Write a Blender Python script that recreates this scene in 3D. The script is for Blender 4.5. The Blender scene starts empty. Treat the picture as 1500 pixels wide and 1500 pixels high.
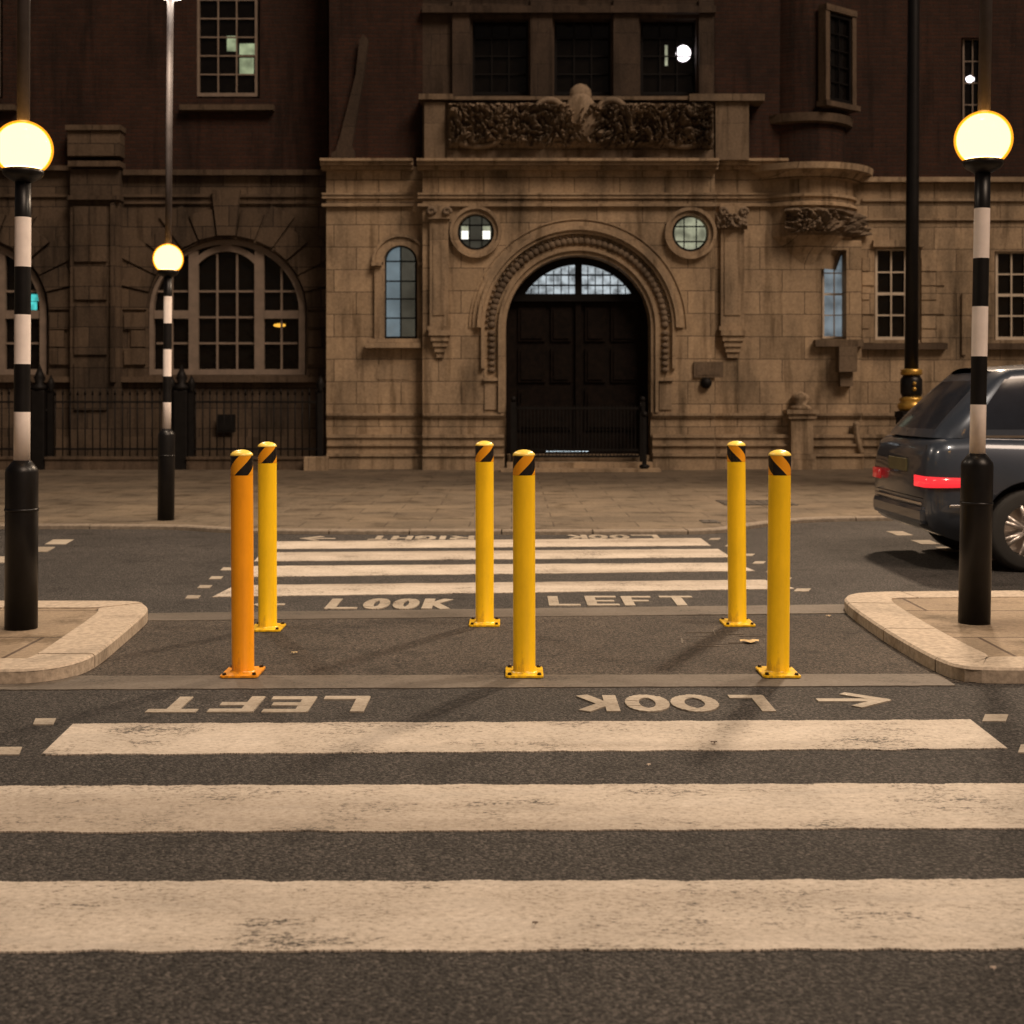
import bpy, bmesh, math, random
from mathutils import Vector, Matrix, noise
random.seed(7)
S = bpy.context.scene
COL = S.collection
R = math.radians
PI = math.pi

# ------------------------------------------------------------------ camera
CAM_H = 1.4
F = 2000.0                      # focal length in pixels of the 1500 px photo
HY = 583.0                      # horizon row
cam = bpy.data.objects.new('camera', bpy.data.cameras.new('camera'))
COL.objects.link(cam)
cam.location = (0, 0, CAM_H)
cam.rotation_euler = (R(90), 0, 0)
cam.data.sensor_width = 36
cam.data.lens = 36 * F / 1500
cam.data.shift_y = (HY - 750) / 1500
cam.data.clip_end = 500
cam.data.dof.use_dof = True
cam.data.dof.focus_distance = 6.5
cam.data.dof.aperture_fstop = 4.0
S.camera = cam

# ------------------------------------------------------------------ night sky, soft glow of the city
SUN_EL, SUN_AZ = R(47), R(38)
w = bpy.data.worlds.new('World'); S.world = w; w.use_nodes = True
nt = w.node_tree
sky = nt.nodes.new('ShaderNodeTexSky'); sky.sky_type = 'NISHITA'; sky.sun_disc = False
sky.sun_elevation = SUN_EL; sky.sun_rotation = R(180) - SUN_AZ
tint = nt.nodes.new('ShaderNodeMix'); tint.data_type = 'RGBA'; tint.blend_type = 'MULTIPLY'
tint.inputs[0].default_value = 1.0
tint.inputs[7].default_value = (1.0, 0.58, 0.34, 1)
nt.links.new(sky.outputs[0], tint.inputs[6])
nt.links.new(tint.outputs[2], nt.nodes['Background'].inputs[0])
nt.nodes['Background'].inputs[1].default_value = 0.007
sun = bpy.data.lights.new('sun', 'SUN'); sun.energy = 0.56; sun.angle = R(24); sun.color = (1.0, 0.757, 0.567)
so = bpy.data.objects.new('sun', sun); COL.objects.link(so)
sd = Vector((math.sin(SUN_AZ) * math.cos(SUN_EL), -math.cos(SUN_AZ) * math.cos(SUN_EL), math.sin(SUN_EL)))
so.rotation_euler = sd.to_track_quat('Z', 'Y').to_euler()
S.view_settings.view_transform = 'Standard'
S.view_settings.look = 'None'
S.view_settings.exposure = 1.9
S.view_settings.gamma = 1
S.cycles.use_denoising = True
S.cycles.max_bounces = 6

# ------------------------------------------------------------------ helpers
def P(x, y, Y):                 # photo pixel + distance -> X, Z
    return ((x - 750) / F * Y, CAM_H - (y - HY) / F * Y)
def G(x, y, z=0.0):             # photo pixel on a level at height z -> X, Y
    Y = F * (CAM_H - z) / (y - HY)
    return ((x - 750) / F * Y, Y)

class MB:
    def __init__(s): s.v = []; s.f = []; s.m = []; s.sm = []
    def add(s, vs, fs, mi=0, smooth=False):
        o = len(s.v); s.v += [tuple(p) for p in vs]
        for f in fs: s.f.append(tuple(i + o for i in f)); s.m.append(mi); s.sm.append(smooth)
    def box(s, a, b, mi=0, ch=0.0):
        x0, y0, z0 = a; x1, y1, z1 = b
        if ch <= 0:
            s.add([(x0,y0,z0),(x1,y0,z0),(x1,y1,z0),(x0,y1,z0),(x0,y0,z1),(x1,y0,z1),(x1,y1,z1),(x0,y1,z1)],
                  [(3,2,1,0),(4,5,6,7),(0,1,5,4),(1,2,6,5),(2,3,7,6),(3,0,4,7)], mi)
        else:
            bm = bmesh.new(); bmesh.ops.create_cube(bm, size=1)
            for v in bm.verts: v.co = Vector((x0 if v.co.x<0 else x1, y0 if v.co.y<0 else y1, z0 if v.co.z<0 else z1))
            bmesh.ops.bevel(bm, geom=list(bm.edges), offset=ch, segments=2, affect='EDGES', profile=0.5)
            s.bm(bm, mi)
    def bm(s, bm, mi=0, smooth=False, mat=None):
        bm.verts.index_update()
        vs = [(mat @ v.co) if mat else v.co.copy() for v in bm.verts]
        s.add(vs, [[v.index for v in f.verts] for f in bm.faces], mi, smooth); bm.free()
    def lathe(s, prof, c=(0,0,0), n=32, mi=0, smooth=True, axis='z', cap=True, a0=0.0, a1=None, mfun=None):
        full = a1 is None
        if full: a1 = a0 + 2*PI
        vs = []; cols = n if full else n + 1
        for (r, h) in prof:
            for k in range(cols):
                a = a0 + (a1-a0) * k / n
                p = (r*math.cos(a), r*math.sin(a), h)
                if axis == 'y': p = (p[0], h, p[1])
                if axis == 'x': p = (h, p[0], p[1])
                vs.append((p[0]+c[0], p[1]+c[1], p[2]+c[2]))
        o = len(s.v); s.v += vs
        for j in range(len(prof)-1):
            for k in range(n):
                k2 = (k+1) % cols
                s.f.append((o+j*cols+k, o+j*cols+k2, o+(j+1)*cols+k2, o+(j+1)*cols+k))
                s.m.append(mfun(j) if mfun else mi); s.sm.append(smooth)
        if cap and full:
            for j in (0, len(prof)-1):
                if prof[j][0] > 1e-5:
                    s.f.append(tuple(o+j*cols+k for k in range(n))); s.m.append(mfun(min(j, len(prof)-2)) if mfun else mi); s.sm.append(False)
    def tube(s, a, b, r, n=10, mi=0, r2=None):
        a = Vector(a); b = Vector(b); d = (b-a); q = d.to_track_quat('Z', 'Y'); r2 = r if r2 is None else r2
        vs = []
        for (p, rr) in ((a, r), (b, r2)):
            for k in range(n):
                t = 2*PI*k/n; vs.append(p + q @ Vector((rr*math.cos(t), rr*math.sin(t), 0)))
        fs = [(k, (k+1)%n, n+(k+1)%n, n+k) for k in range(n)]
        o = len(s.v); s.add(vs, fs, mi, True); s.f += [tuple(o+k for k in reversed(range(n))), tuple(o+n+k for k in range(n))]; s.m += [mi, mi]; s.sm += [False, False]
    def ball(s, c, r, mi=0, sc=(1,1,1), n=2):
        bm = bmesh.new(); bmesh.ops.create_icosphere(bm, subdivisions=n, radius=r)
        for v in bm.verts: v.co = Vector((v.co.x*sc[0]+c[0], v.co.y*sc[1]+c[1], v.co.z*sc[2]+c[2]))
        s.bm(bm, mi, True)
    def prism(s, pts, z0, z1, mi=0):            # plan outline (convex or not) extruded vertically
        n = len(pts)
        vs = [(p[0], p[1], z0) for p in pts] + [(p[0], p[1], z1) for p in pts]
        s.add(vs, [tuple(reversed(range(n))), tuple(range(n, 2*n))] + [(k, (k+1)%n, n+(k+1)%n, n+k) for k in range(n)], mi)
    def slab(s, outer, holes, y0, y1, mi=0):    # X-Z outline with holes, front at y0, back at y1
        cu = bpy.data.curves.new('tmp', 'CURVE'); cu.dimensions = '2D'; cu.fill_mode = 'BOTH'; cu.extrude = abs(y1-y0)/2
        for loop in [outer] + list(holes):
            sp = cu.splines.new('POLY'); sp.points.add(len(loop)-1); sp.use_cyclic_u = True
            for i, p in enumerate(loop): sp.points[i].co = (p[0], p[1], 0, 1)
        ob = bpy.data.objects.new('tmp', cu)
        me = bpy.data.meshes.new_from_object(ob)
        ym = (y0+y1)/2
        s.add([(v.co.x, ym - v.co.z, v.co.y) for v in me.vertices], [tuple(p.vertices) for p in me.polygons], mi)
        bpy.data.objects.remove(ob); bpy.data.curves.remove(cu); bpy.data.meshes.remove(me)
    def build(s, name, mats, parent=None, fix=True):
        me = bpy.data.meshes.new(name); me.from_pydata(s.v, [], s.f)
        if not isinstance(mats, (list, tuple)): mats = [mats]
        for m in mats: me.materials.append(m)
        for p, m, sm in zip(me.polygons, s.m, s.sm): p.material_index = m; p.use_smooth = sm
        if fix:
            bm = bmesh.new(); bm.from_mesh(me); bmesh.ops.remove_doubles(bm, verts=bm.verts, dist=1e-5)
            bmesh.ops.recalc_face_normals(bm, faces=bm.faces); bm.to_mesh(me); bm.free()
        o = bpy.data.objects.new(name, me); COL.objects.link(o)
        if parent is not None:
            o.parent = parent
        return o
def tag(o, label=None, cat=None, group=None, kind=None):
    if label: o['label'] = label
    if cat: o['category'] = cat
    if group: o['group'] = group
    if kind: o['kind'] = kind
    return o
def empty(name, loc=(0,0,0), rz=0):
    o = bpy.data.objects.new(name, None); COL.objects.link(o); o.location = loc; o.rotation_euler = (0,0,rz); o.empty_display_size = 0.2
    return o
def copy_tree(o, parent=None):
    c = o.copy(); COL.objects.link(c); c.parent = parent
    for ch in list(o.children): copy_tree(ch, c)
    return c

# ------------------------------------------------------------------ materials
def new_mat(name):
    m = bpy.data.materials.new(name); m.use_nodes = True
    t = m.node_tree; b = t.nodes['Principled BSDF']
    return m, t, b
def N(t, kind, **kw):
    n = t.nodes.new(kind)
    for k, v in kw.items():
        if k.startswith('i_'): n.inputs[k[2:].replace('_', ' ')].default_value = v
        else: setattr(n, k, v)
    return n
def ramp(t, src, stops):
    r = t.nodes.new('ShaderNodeValToRGB'); el = r.color_ramp.elements
    while len(el) < len(stops): el.new(0.5)
    for e, (p, c) in zip(el, stops): e.position = p; e.color = c if len(c) == 4 else (*c, 1)
    t.links.new(src, r.inputs[0]); return r
def mix(t, fac, a, b, mode='MIX'):
    m = t.nodes.new('ShaderNodeMix'); m.data_type = 'RGBA'; m.blend_type = mode
    for i, s in ((0, fac), (6, a), (7, b)):
        if hasattr(s, 'links'): t.links.new(s, m.inputs[i])
        elif i == 0: m.inputs[0].default_value = s
        else: m.inputs[i].default_value = (*s, 1) if len(s) == 3 else s
    return m.outputs[2]
def bump(t, b, h, strength=0.3, dist=0.01):
    n = t.nodes.new('ShaderNodeBump'); n.inputs['Strength'].default_value = strength; n.inputs['Distance'].default_value = dist
    t.links.new(h, n.inputs['Height']); t.links.new(n.outputs[0], b.inputs['Normal']); return n
def mapped(t, sc=(1,1,1), rot=(0,0,0)):
    c = t.nodes.new('ShaderNodeTexCoord'); mp = t.nodes.new('ShaderNodeMapping')
    mp.inputs['Scale'].default_value = sc; mp.inputs['Rotation'].default_value = rot
    t.links.new(c.outputs['Object'], mp.inputs[0]); return mp.outputs[0]
def plain(name, col, rough=0.5, metal=0.0, var=0.15, scale=6.0, bmp=0.0, spec=0.5, coat=0.0):
    m, t, b = new_mat(name)
    v = mapped(t)
    n = N(t, 'ShaderNodeTexNoise', i_Scale=scale, i_Detail=6.0, i_Roughness=0.65); t.links.new(v, n.inputs['Vector'])
    lo = tuple(c*(1-var) for c in col); hi = tuple(min(1, c*(1+var)) for c in col)
    r = ramp(t, n.outputs[0], [(0.35, lo), (0.65, hi)])
    t.links.new(r.outputs[0], b.inputs['Base Color'])
    b.inputs['Roughness'].default_value = rough; b.inputs['Metallic'].default_value = metal
    b.inputs['Specular IOR Level'].default_value = spec; b.inputs['Coat Weight'].default_value = coat
    if bmp: bump(t, b, n.outputs[0], bmp, 0.01)
    return m
def emit(name, col, strength, var=0.0, scale=6.0):
    m, t, b = new_mat(name)
    b.inputs['Base Color'].default_value = (0.02, 0.02, 0.02, 1)
    b.inputs['Roughness'].default_value = 0.15
    b.inputs['Emission Strength'].default_value = strength
    b.inputs['Emission Color'].default_value = (*col, 1)
    if var:
        n = N(t, 'ShaderNodeTexNoise', i_Scale=scale, i_Detail=3.0); t.links.new(mapped(t), n.inputs['Vector'])
        r = ramp(t, n.outputs[0], [(0.35, tuple(c*(1-var) for c in col)), (0.62, col)])
        t.links.new(r.outputs[0], b.inputs['Emission Color'])
    return m

def asphalt_color(t, lo, hi):
    v = mapped(t)
    vo = N(t, 'ShaderNodeTexVoronoi', i_Scale=95.0, i_Randomness=1.0); t.links.new(v, vo.inputs['Vector'])
    n = N(t, 'ShaderNodeTexNoise', i_Scale=70.0, i_Detail=5.0, i_Roughness=0.75); t.links.new(v, n.inputs['Vector'])
    big = N(t, 'ShaderNodeTexNoise', i_Scale=0.9, i_Detail=5.0, i_Roughness=0.6); t.links.new(v, big.inputs['Vector'])
    c1 = ramp(t, n.outputs[0], [(0.40, lo), (0.60, hi)]).outputs[0]
    c2 = ramp(t, vo.outputs['Color'], [(0.12, (0.32,0.31,0.30)), (0.5, (0.95,0.94,0.92)), (0.92, (2.0,1.95,1.85))]).outputs[0]
    c = mix(t, 1.0, c1, c2, 'MULTIPLY')
    oil = N(t, 'ShaderNodeTexNoise', i_Scale=2.6, i_Detail=4.0, i_Roughness=0.55); t.links.new(mapped(t, (1,1.3,1)), oil.inputs['Vector'])
    c = mix(t, 1.0, c, ramp(t, oil.outputs[0], [(0.33, (0.62,0.61,0.60)), (0.42, (1,1,1)), (0.64, (1,1,1)), (0.72, (1.25,1.23,1.2))]).outputs[0], 'MULTIPLY')
    ck = N(t, 'ShaderNodeTexVoronoi', i_Scale=0.42, feature='DISTANCE_TO_EDGE'); wp = N(t, 'ShaderNodeTexNoise', i_Scale=3.0, i_Detail=6.0); t.links.new(v, wp.inputs['Vector'])
    wm = N(t, 'ShaderNodeVectorMath', operation='MULTIPLY_ADD'); wm.inputs[1].default_value = (0.5,)*3; t.links.new(wp.outputs['Color'], wm.inputs[0]); t.links.new(v, wm.inputs[2]); t.links.new(wm.outputs[0], ck.inputs['Vector'])
    c = mix(t, 1.0, c, ramp(t, ck.outputs[0], [(0.0, (0.45,0.44,0.43)), (0.0035, (1,1,1))]).outputs[0], 'MULTIPLY')
    c3 = ramp(t, big.outputs[0], [(0.3, (0.72,0.72,0.72)), (0.7, (1.2,1.2,1.2))]).outputs[0]
    return mix(t, 1.0, c, c3, 'MULTIPLY'), vo, n, v
def mk_asphalt(name, lo, hi):
    m, t, b = new_mat(name)
    c, vo, n, v = asphalt_color(t, lo, hi)
    t.links.new(c, b.inputs['Base Color']); b.inputs['Roughness'].default_value = 0.8; b.inputs['Specular IOR Level'].default_value = 0.3
    ad = N(t, 'ShaderNodeMath', operation='SUBTRACT'); t.links.new(n.outputs[0], ad.inputs[0]); t.links.new(vo.outputs['Distance'], ad.inputs[1])
    bump(t, b, ad.outputs[0], 0.9, 0.006)
    return m
ASPHALT = mk_asphalt('asphalt', (0.009,0.0085,0.0082), (0.076,0.069,0.065))
ASPHALT_B = mk_asphalt('refuge asphalt', (0.030,0.024,0.020), (0.082,0.068,0.056))
def mk_paint(name, col, wear):
    m, t, b = new_mat(name)
    ac, vo, n, v = asphalt_color(t, (0.03,0.026,0.022), (0.09,0.08,0.07))
    st = N(t, 'ShaderNodeTexNoise', i_Scale=1.0, i_Detail=8.0, i_Roughness=0.7); t.links.new(mapped(t, (1.6, 9, 1)), st.inputs['Vector'])
    fine = N(t, 'ShaderNodeTexNoise', i_Scale=48.0, i_Detail=4.0, i_Roughness=0.75); t.links.new(v, fine.inputs['Vector'])
    big = N(t, 'ShaderNodeTexNoise', i_Scale=2.3, i_Detail=4.0); t.links.new(v, big.inputs['Vector'])
    dirt = ramp(t, st.outputs[0], [(0.3, tuple(c*0.70 for c in col)), (0.5, tuple(c*0.94 for c in col)), (0.72, col)]).outputs[0]
    dirt = mix(t, 0.8, dirt, ramp(t, fine.outputs[0], [(0.32, (0.55,0.53,0.50)), (0.46, (0.93,0.92,0.90)), (0.7, (1.04,1.04,1.04))]).outputs[0], 'MULTIPLY')
    tb = N(t, 'ShaderNodeTexNoise', i_Scale=1.0, i_Detail=3.0); t.links.new(mapped(t, (.12,1.9,1)), tb.inputs['Vector'])
    dirt = mix(t, 1.0, dirt, ramp(t, tb.outputs[0], [(0.36, (.74,.72,.70)), (0.52, (1,1,1))]).outputs[0], 'MULTIPLY')
    # fine chips everywhere, denser where the streaky noise and a broad mask are high
    f2 = N(t, 'ShaderNodeTexNoise', i_Scale=75.0, i_Detail=5.0, i_Roughness=0.8); t.links.new(mapped(t, (.6,1,1)), f2.inputs['Vector'])
    s1 = N(t, 'ShaderNodeMath', operation='MULTIPLY_ADD'); s1.inputs[1].default_value = 0.55; t.links.new(st.outputs[0], s1.inputs[0]); t.links.new(f2.outputs[0], s1.inputs[2])
    s2 = N(t, 'ShaderNodeMath', operation='MULTIPLY_ADD'); s2.inputs[1].default_value = 0.55; t.links.new(big.outputs[0], s2.inputs[0]); t.links.new(s1.outputs[0], s2.inputs[2])
    dv = N(t, 'ShaderNodeMath', operation='MULTIPLY'); dv.inputs[1].default_value = 0.5; t.links.new(s2.outputs[0], dv.inputs[0]); s2 = dv
    chip = ramp(t, s2.outputs[0], [(wear, (0,0,0)), (min(1, wear+0.05), (1,1,1))]).outputs[0]
    dk = ramp(t, s2.outputs[0], [(wear-.19, (1,1,1)), (wear, (.66,.64,.61))]).outputs[0]
    dirt = mix(t, 1.0, dirt, dk, 'MULTIPLY')
    t.links.new(mix(t, chip, dirt, ac), b.inputs['Base Color'])
    b.inputs['Roughness'].default_value = 0.7; b.inputs['Specular IOR Level'].default_value = 0.3
    bump(t, b, fine.outputs[0], 0.5, 0.003)
    return m
PAINT = mk_paint('white road paint', (0.73,0.66,0.58), 0.568)
PAINT_OLD = mk_paint('worn road paint', (0.19,0.165,0.14), 0.57)
PAINT_TXT = mk_paint('lettering paint', (0.52,0.465,0.39), 0.585)

def mk_blocks(name, c1, c2, mortar, bw, rh, ms=0.008, rot=(R(90),0,0), bmp=0.5, grime=0.5, rough=0.85, fine=22.0):
    m, t, b = new_mat(name)
    v = mapped(t, (1,1,1), (0,0,0))
    sp = N(t, 'ShaderNodeSeparateXYZ'); t.links.new(v, sp.inputs[0])
    cb = N(t, 'ShaderNodeCombineXYZ')
    if rot[0]:                   # wall: use x + y along, z up
        ad = N(t, 'ShaderNodeMath', operation='ADD'); t.links.new(sp.outputs[0], ad.inputs[0]); t.links.new(sp.outputs[1], ad.inputs[1])
        t.links.new(ad.outputs[0], cb.inputs[0]); t.links.new(sp.outputs[2], cb.inputs[1])
    else:
        t.links.new(sp.outputs[0], cb.inputs[0]); t.links.new(sp.outputs[1], cb.inputs[1])
    # slightly wandering joints
    wn = N(t, 'ShaderNodeTexNoise', i_Scale=3.0, i_Detail=3.0); t.links.new(v, wn.inputs['Vector'])
    wo = N(t, 'ShaderNodeVectorMath', operation='MULTIPLY_ADD'); wo.inputs[1].default_value = (0.012,)*3
    t.links.new(wn.outputs['Color'], wo.inputs[0]); t.links.new(cb.outputs[0], wo.inputs[2])
    br = N(t, 'ShaderNodeTexBrick', i_Scale=1.0); br.inputs['Brick Width'].default_value = bw; br.inputs['Row Height'].default_value = rh
    br.inputs['Mortar Size'].default_value = ms; br.inputs['Mortar Smooth'].default_value = 0.3; br.inputs['Bias'].default_value = -0.1
    br.inputs['Color1'].default_value = (*c1, 1); br.inputs['Color2'].default_value = (*c2, 1); br.inputs['Mortar'].default_value = (*mortar, 1)
    t.links.new(wo.outputs[0], br.inputs['Vector'])
    st = N(t, 'ShaderNodeTexNoise', i_Scale=1.0, i_Detail=7.0, i_Roughness=0.65)
    t.links.new(mapped(t, (1.3, 1.3, 0.45) if rot[0] else (0.8,0.8,0.8)), st.inputs['Vector'])
    g = ramp(t, st.outputs[0], [(0.30, (1-grime,)*3), (0.5, (0.92,0.90,0.88)), (0.70, (1.18,1.14,1.08))]).outputs[0]
    fn = N(t, 'ShaderNodeTexNoise', i_Scale=fine, i_Detail=6.0, i_Roughness=0.7); t.links.new(v, fn.inputs['Vector'])
    g2 = ramp(t, fn.outputs[0], [(0.3, (0.72,0.71,0.70)), (0.65, (1.1,1.1,1.1))]).outputs[0]
    c = mix(t, 1.0, mix(t, 1.0, br.outputs['Color'], g, 'MULTIPLY'), g2, 'MULTIPLY')
    dr = N(t, 'ShaderNodeTexNoise', i_Scale=1.0, i_Detail=5.0, i_Roughness=0.6); t.links.new(mapped(t, (5, 5, .5) if rot[0] else (2.5,2.5,2.5)), dr.inputs['Vector'])
    c = mix(t, 1.0, c, ramp(t, dr.outputs[0], [(0.34, (0.55,0.53,0.50)), (0.48, (1,1,1))]).outputs[0], 'MULTIPLY')
    t.links.new(c, b.inputs['Base Color']); b.inputs['Roughness'].default_value = rough; b.inputs['Specular IOR Level'].default_value = 0.25
    hm = N(t, 'ShaderNodeMath', operation='MULTIPLY_ADD'); hm.inputs[1].default_value = -1.0
    t.links.new(br.outputs['Fac'], hm.inputs[0]); t.links.new(fn.outputs[0], hm.inputs[2])
    bump(t, b, hm.outputs[0], bmp, 0.012)
    return m
STONE = mk_blocks('pale ashlar stone', (0.47,0.362,0.245), (0.32,0.247,0.166), (0.11,0.083,0.058), 0.86, 0.43, 0.008, grime=0.62)
STONE_D = mk_blocks('dark ashlar stone', (0.085,0.063,0.045), (0.13,0.096,0.067), (0.035,0.026,0.019), 0.95, 0.40, 0.010, grime=0.6)  # darker ashlar for the left wing
STONE_T = mk_blocks('moulded stone trim', (0.43,0.333,0.228), (0.34,0.263,0.18), (0.15,0.115,0.08), 1.4, 2.2, 0.004)
STONE_TD = mk_blocks('dark stone trim', (0.125,0.092,0.065), (0.10,0.074,0.052), (0.06,0.045,0.03), 1.3, 2.2, 0.004)  # darker trim, going with the left wing ashlar
STONE_U = mk_blocks('dimmed upper stone', (0.075,0.054,0.040), (0.055,0.040,0.030), (0.03,0.023,0.018), 1.3, 0.6, 0.006, grime=0.6)  # light fading up the facade is put into this darker colour
STONE_P = mk_blocks('dimmed parapet stone', (0.20,0.155,0.11), (0.15,0.115,0.083), (0.08,0.06,0.04), 1.3, 2.2, 0.004, grime=0.65)  # trim colour darkened for the weaker light above the doorway
BRICK = mk_blocks('dark red brick', (0.052,0.022,0.014), (0.034,0.016,0.011), (0.03,0.022,0.018), 0.23, 0.075, 0.010, bmp=0.4)
CARVED = mk_blocks('weathered carved stone', (0.26,0.205,0.148), (0.17,0.132,0.096), (0.08,0.06,0.04), 1.1, 2.2, 0.004, grime=0.7)
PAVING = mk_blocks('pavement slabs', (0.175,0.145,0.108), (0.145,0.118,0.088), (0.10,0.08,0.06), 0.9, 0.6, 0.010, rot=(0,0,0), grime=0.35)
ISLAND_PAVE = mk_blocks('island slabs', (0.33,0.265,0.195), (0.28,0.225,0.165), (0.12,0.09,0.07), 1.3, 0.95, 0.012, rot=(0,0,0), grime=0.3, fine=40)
KERB = plain('granite kerb', (0.40,0.33,0.255), 0.8, var=0.25, scale=30, bmp=0.3)
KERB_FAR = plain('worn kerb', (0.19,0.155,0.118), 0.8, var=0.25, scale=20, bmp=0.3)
BLACK = plain('black gloss paint', (0.006,0.0055,0.006), 0.38, var=0.3, scale=9, spec=0.3)
IRON = plain('black iron', (0.007,0.006,0.0055), 0.6, var=0.3, spec=0.2)
WHITE = plain('white band paint', (0.84,0.76,0.72), 0.45, var=0.06, scale=10)
GREYPOLE = plain('grey painted pole', (0.045,0.038,0.038), 0.6, var=0.2, spec=.3)
GOLD = plain('gold paint', (0.55,0.33,0.07), 0.35, metal=0.6, var=0.2)
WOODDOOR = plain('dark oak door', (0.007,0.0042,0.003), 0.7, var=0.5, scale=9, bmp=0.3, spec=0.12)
FRAME_D = plain('greyed cream window paint', (0.22,0.172,0.135), 0.6, var=0.15)
FRAME_W = plain('white sash paint', (0.55,0.47,0.37), 0.55, var=0.12)
FRAME_B = plain('black leadwork', (0.006,0.005,0.005), 0.6, spec=.15)
GLASS = plain('dark night window glass', (0.006,0.005,0.0045), 0.12, var=0.2, spec=0.22)
def mk_yellow(name, col):
    m, t, b = new_mat(name)
    v = mapped(t, (8,8,3))
    n = N(t, 'ShaderNodeTexNoise', i_Scale=1.0, i_Detail=7.0, i_Roughness=0.7); t.links.new(v, n.inputs['Vector'])
    r = ramp(t, n.outputs[0], [(0.3, tuple(c*0.86 for c in col)), (0.55, col)])
    n2 = N(t, 'ShaderNodeTexNoise', i_Scale=55.0, i_Detail=3.0); t.links.new(mapped(t), n2.inputs['Vector'])
    sc = ramp(t, n2.outputs[0], [(0.74, (0,0,0)), (0.78, (1,1,1))]).outputs[0]
    t.links.new(mix(t, sc, r.outputs[0], (0.20,0.12,0.03)), b.inputs['Base Color'])
    tc = N(t, 'ShaderNodeTexCoord'); sz = N(t, 'ShaderNodeSeparateXYZ'); t.links.new(tc.outputs['Object'], sz.inputs[0])
    ng = N(t, 'ShaderNodeTexNoise', i_Scale=26.0, i_Detail=6.0, i_Roughness=.7); t.links.new(mapped(t, (1,1,.35)), ng.inputs['Vector'])
    gz = N(t, 'ShaderNodeMath', operation='MULTIPLY_ADD'); gz.inputs[1].default_value = 1.1; t.links.new(sz.outputs[2], gz.inputs[0]); t.links.new(ng.outputs[0], gz.inputs[2])
    gr = ramp(t, gz.outputs[0], [(0.42, (1,1,1)), (0.58, (0,0,0))]).outputs[0]
    old = b.inputs['Base Color'].links[0].from_socket
    fac = N(t, 'ShaderNodeMath', operation='MULTIPLY'); fac.inputs[1].default_value = .45; t.links.new(gr, fac.inputs[0])
    t.links.new(mix(t, fac.outputs[0], old, (0.16,0.10,0.045)), b.inputs['Base Color'])
    b.inputs['Roughness'].default_value = 0.33; b.inputs['Specular IOR Level'].default_value = 0.4
    bump(t, b, n2.outputs[0], 0.05, 0.002)
    return m
YELLOW = mk_yellow('yellow powder coat', (1.0,0.62,0.012))
ORANGE = mk_yellow('orange powder coat', (0.95,0.37,0.010))
CAPY = mk_yellow('pale yellow cap', (0.95,0.68,0.12))
def mk_tape(name, sgn):
    m, t, b = new_mat(name)
    uv = N(t, 'ShaderNodeUVMap', uv_map='UVMap'); sp = N(t, 'ShaderNodeSeparateXYZ'); t.links.new(uv.outputs[0], sp.inputs[0])
    # u = angle / 360, v = height 0..1 ; stripes 72 degrees wide, leaning 99 degrees over the band
    a = N(t, 'ShaderNodeMath', operation='MULTIPLY_ADD'); a.inputs[1].default_value = 99/144.0; t.links.new(sp.outputs[1], a.inputs[0])
    u = N(t, 'ShaderNodeMath', operation='MULTIPLY'); u.inputs[1].default_value = 2.5*sgn; t.links.new(sp.outputs[0], u.inputs[0])
    sh = N(t, 'ShaderNodeMath', operation='ADD'); sh.inputs[1].default_value = 5-.4514 + (2.5 if sgn < 0 else 0); t.links.new(u.outputs[0], sh.inputs[0]); t.links.new(sh.outputs[0], a.inputs[2])
    fr = N(t, 'ShaderNodeMath', operation='FRACT'); t.links.new(a.outputs[0], fr.inputs[0])
    gt = N(t, 'ShaderNodeMath', operation='GREATER_THAN'); gt.inputs[1].default_value = 0.5; t.links.new(fr.outputs[0], gt.inputs[0])
    t.links.new(mix(t, gt.outputs[0], (0.88,0.36,0.012), (0.010,0.009,0.009)), b.inputs['Base Color'])
    b.inputs['Roughness'].default_value = 0.25; b.inputs['Coat Weight'].default_value = 0.3
    return m
TAPE_UP = mk_tape('hazard tape rising', -1); TAPE_DN = mk_tape('hazard tape falling', 1)
CARPAINT = plain('dark blue grey car paint', (0.040,0.050,0.070), 0.30, metal=0.4, var=0.05, coat=0.8)
RUBBER = plain('tyre rubber', (0.015,0.014,0.013), 0.8, bmp=0.2)
RIM = plain('silver alloy', (0.55,0.50,0.47), 0.35, metal=0.7)
CHROME = plain('chrome strip', (0.6,0.6,0.62), 0.15, metal=1.0)
CARGLASS = plain('tinted car glass', (0.012,0.015,0.022), 0.08, spec=0.5)
TAIL = emit('lit red tail lamp', (1.0,0.03,0.04), 0.30)
TAIL_DIM = emit('red tail lamp lens', (1.0,0.03,0.03), 0.07)

for gm in (GLASS,):
    t = gm.node_tree; n = N(t, 'ShaderNodeTexNoise', i_Scale=5.0, i_Detail=2.0); t.links.new(mapped(t), n.inputs['Vector']); bump(t, t.nodes['Principled BSDF'], n.outputs[0], .35, .03)
# ------------------------------------------------------------------ ground
road = MB(); 
def sheet(mb, x0, y0, x1, y1, z, mi=0): mb.add([(x0,y0,z),(x1,y0,z),(x1,y1,z),(x0,y1,z)], [(0,1,2,3)], mi)
sheet(road, -150, -100, 150, 200, 0)
ROAD = tag(road.build('road', ASPHALT, fix=False), kind='structure')

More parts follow.
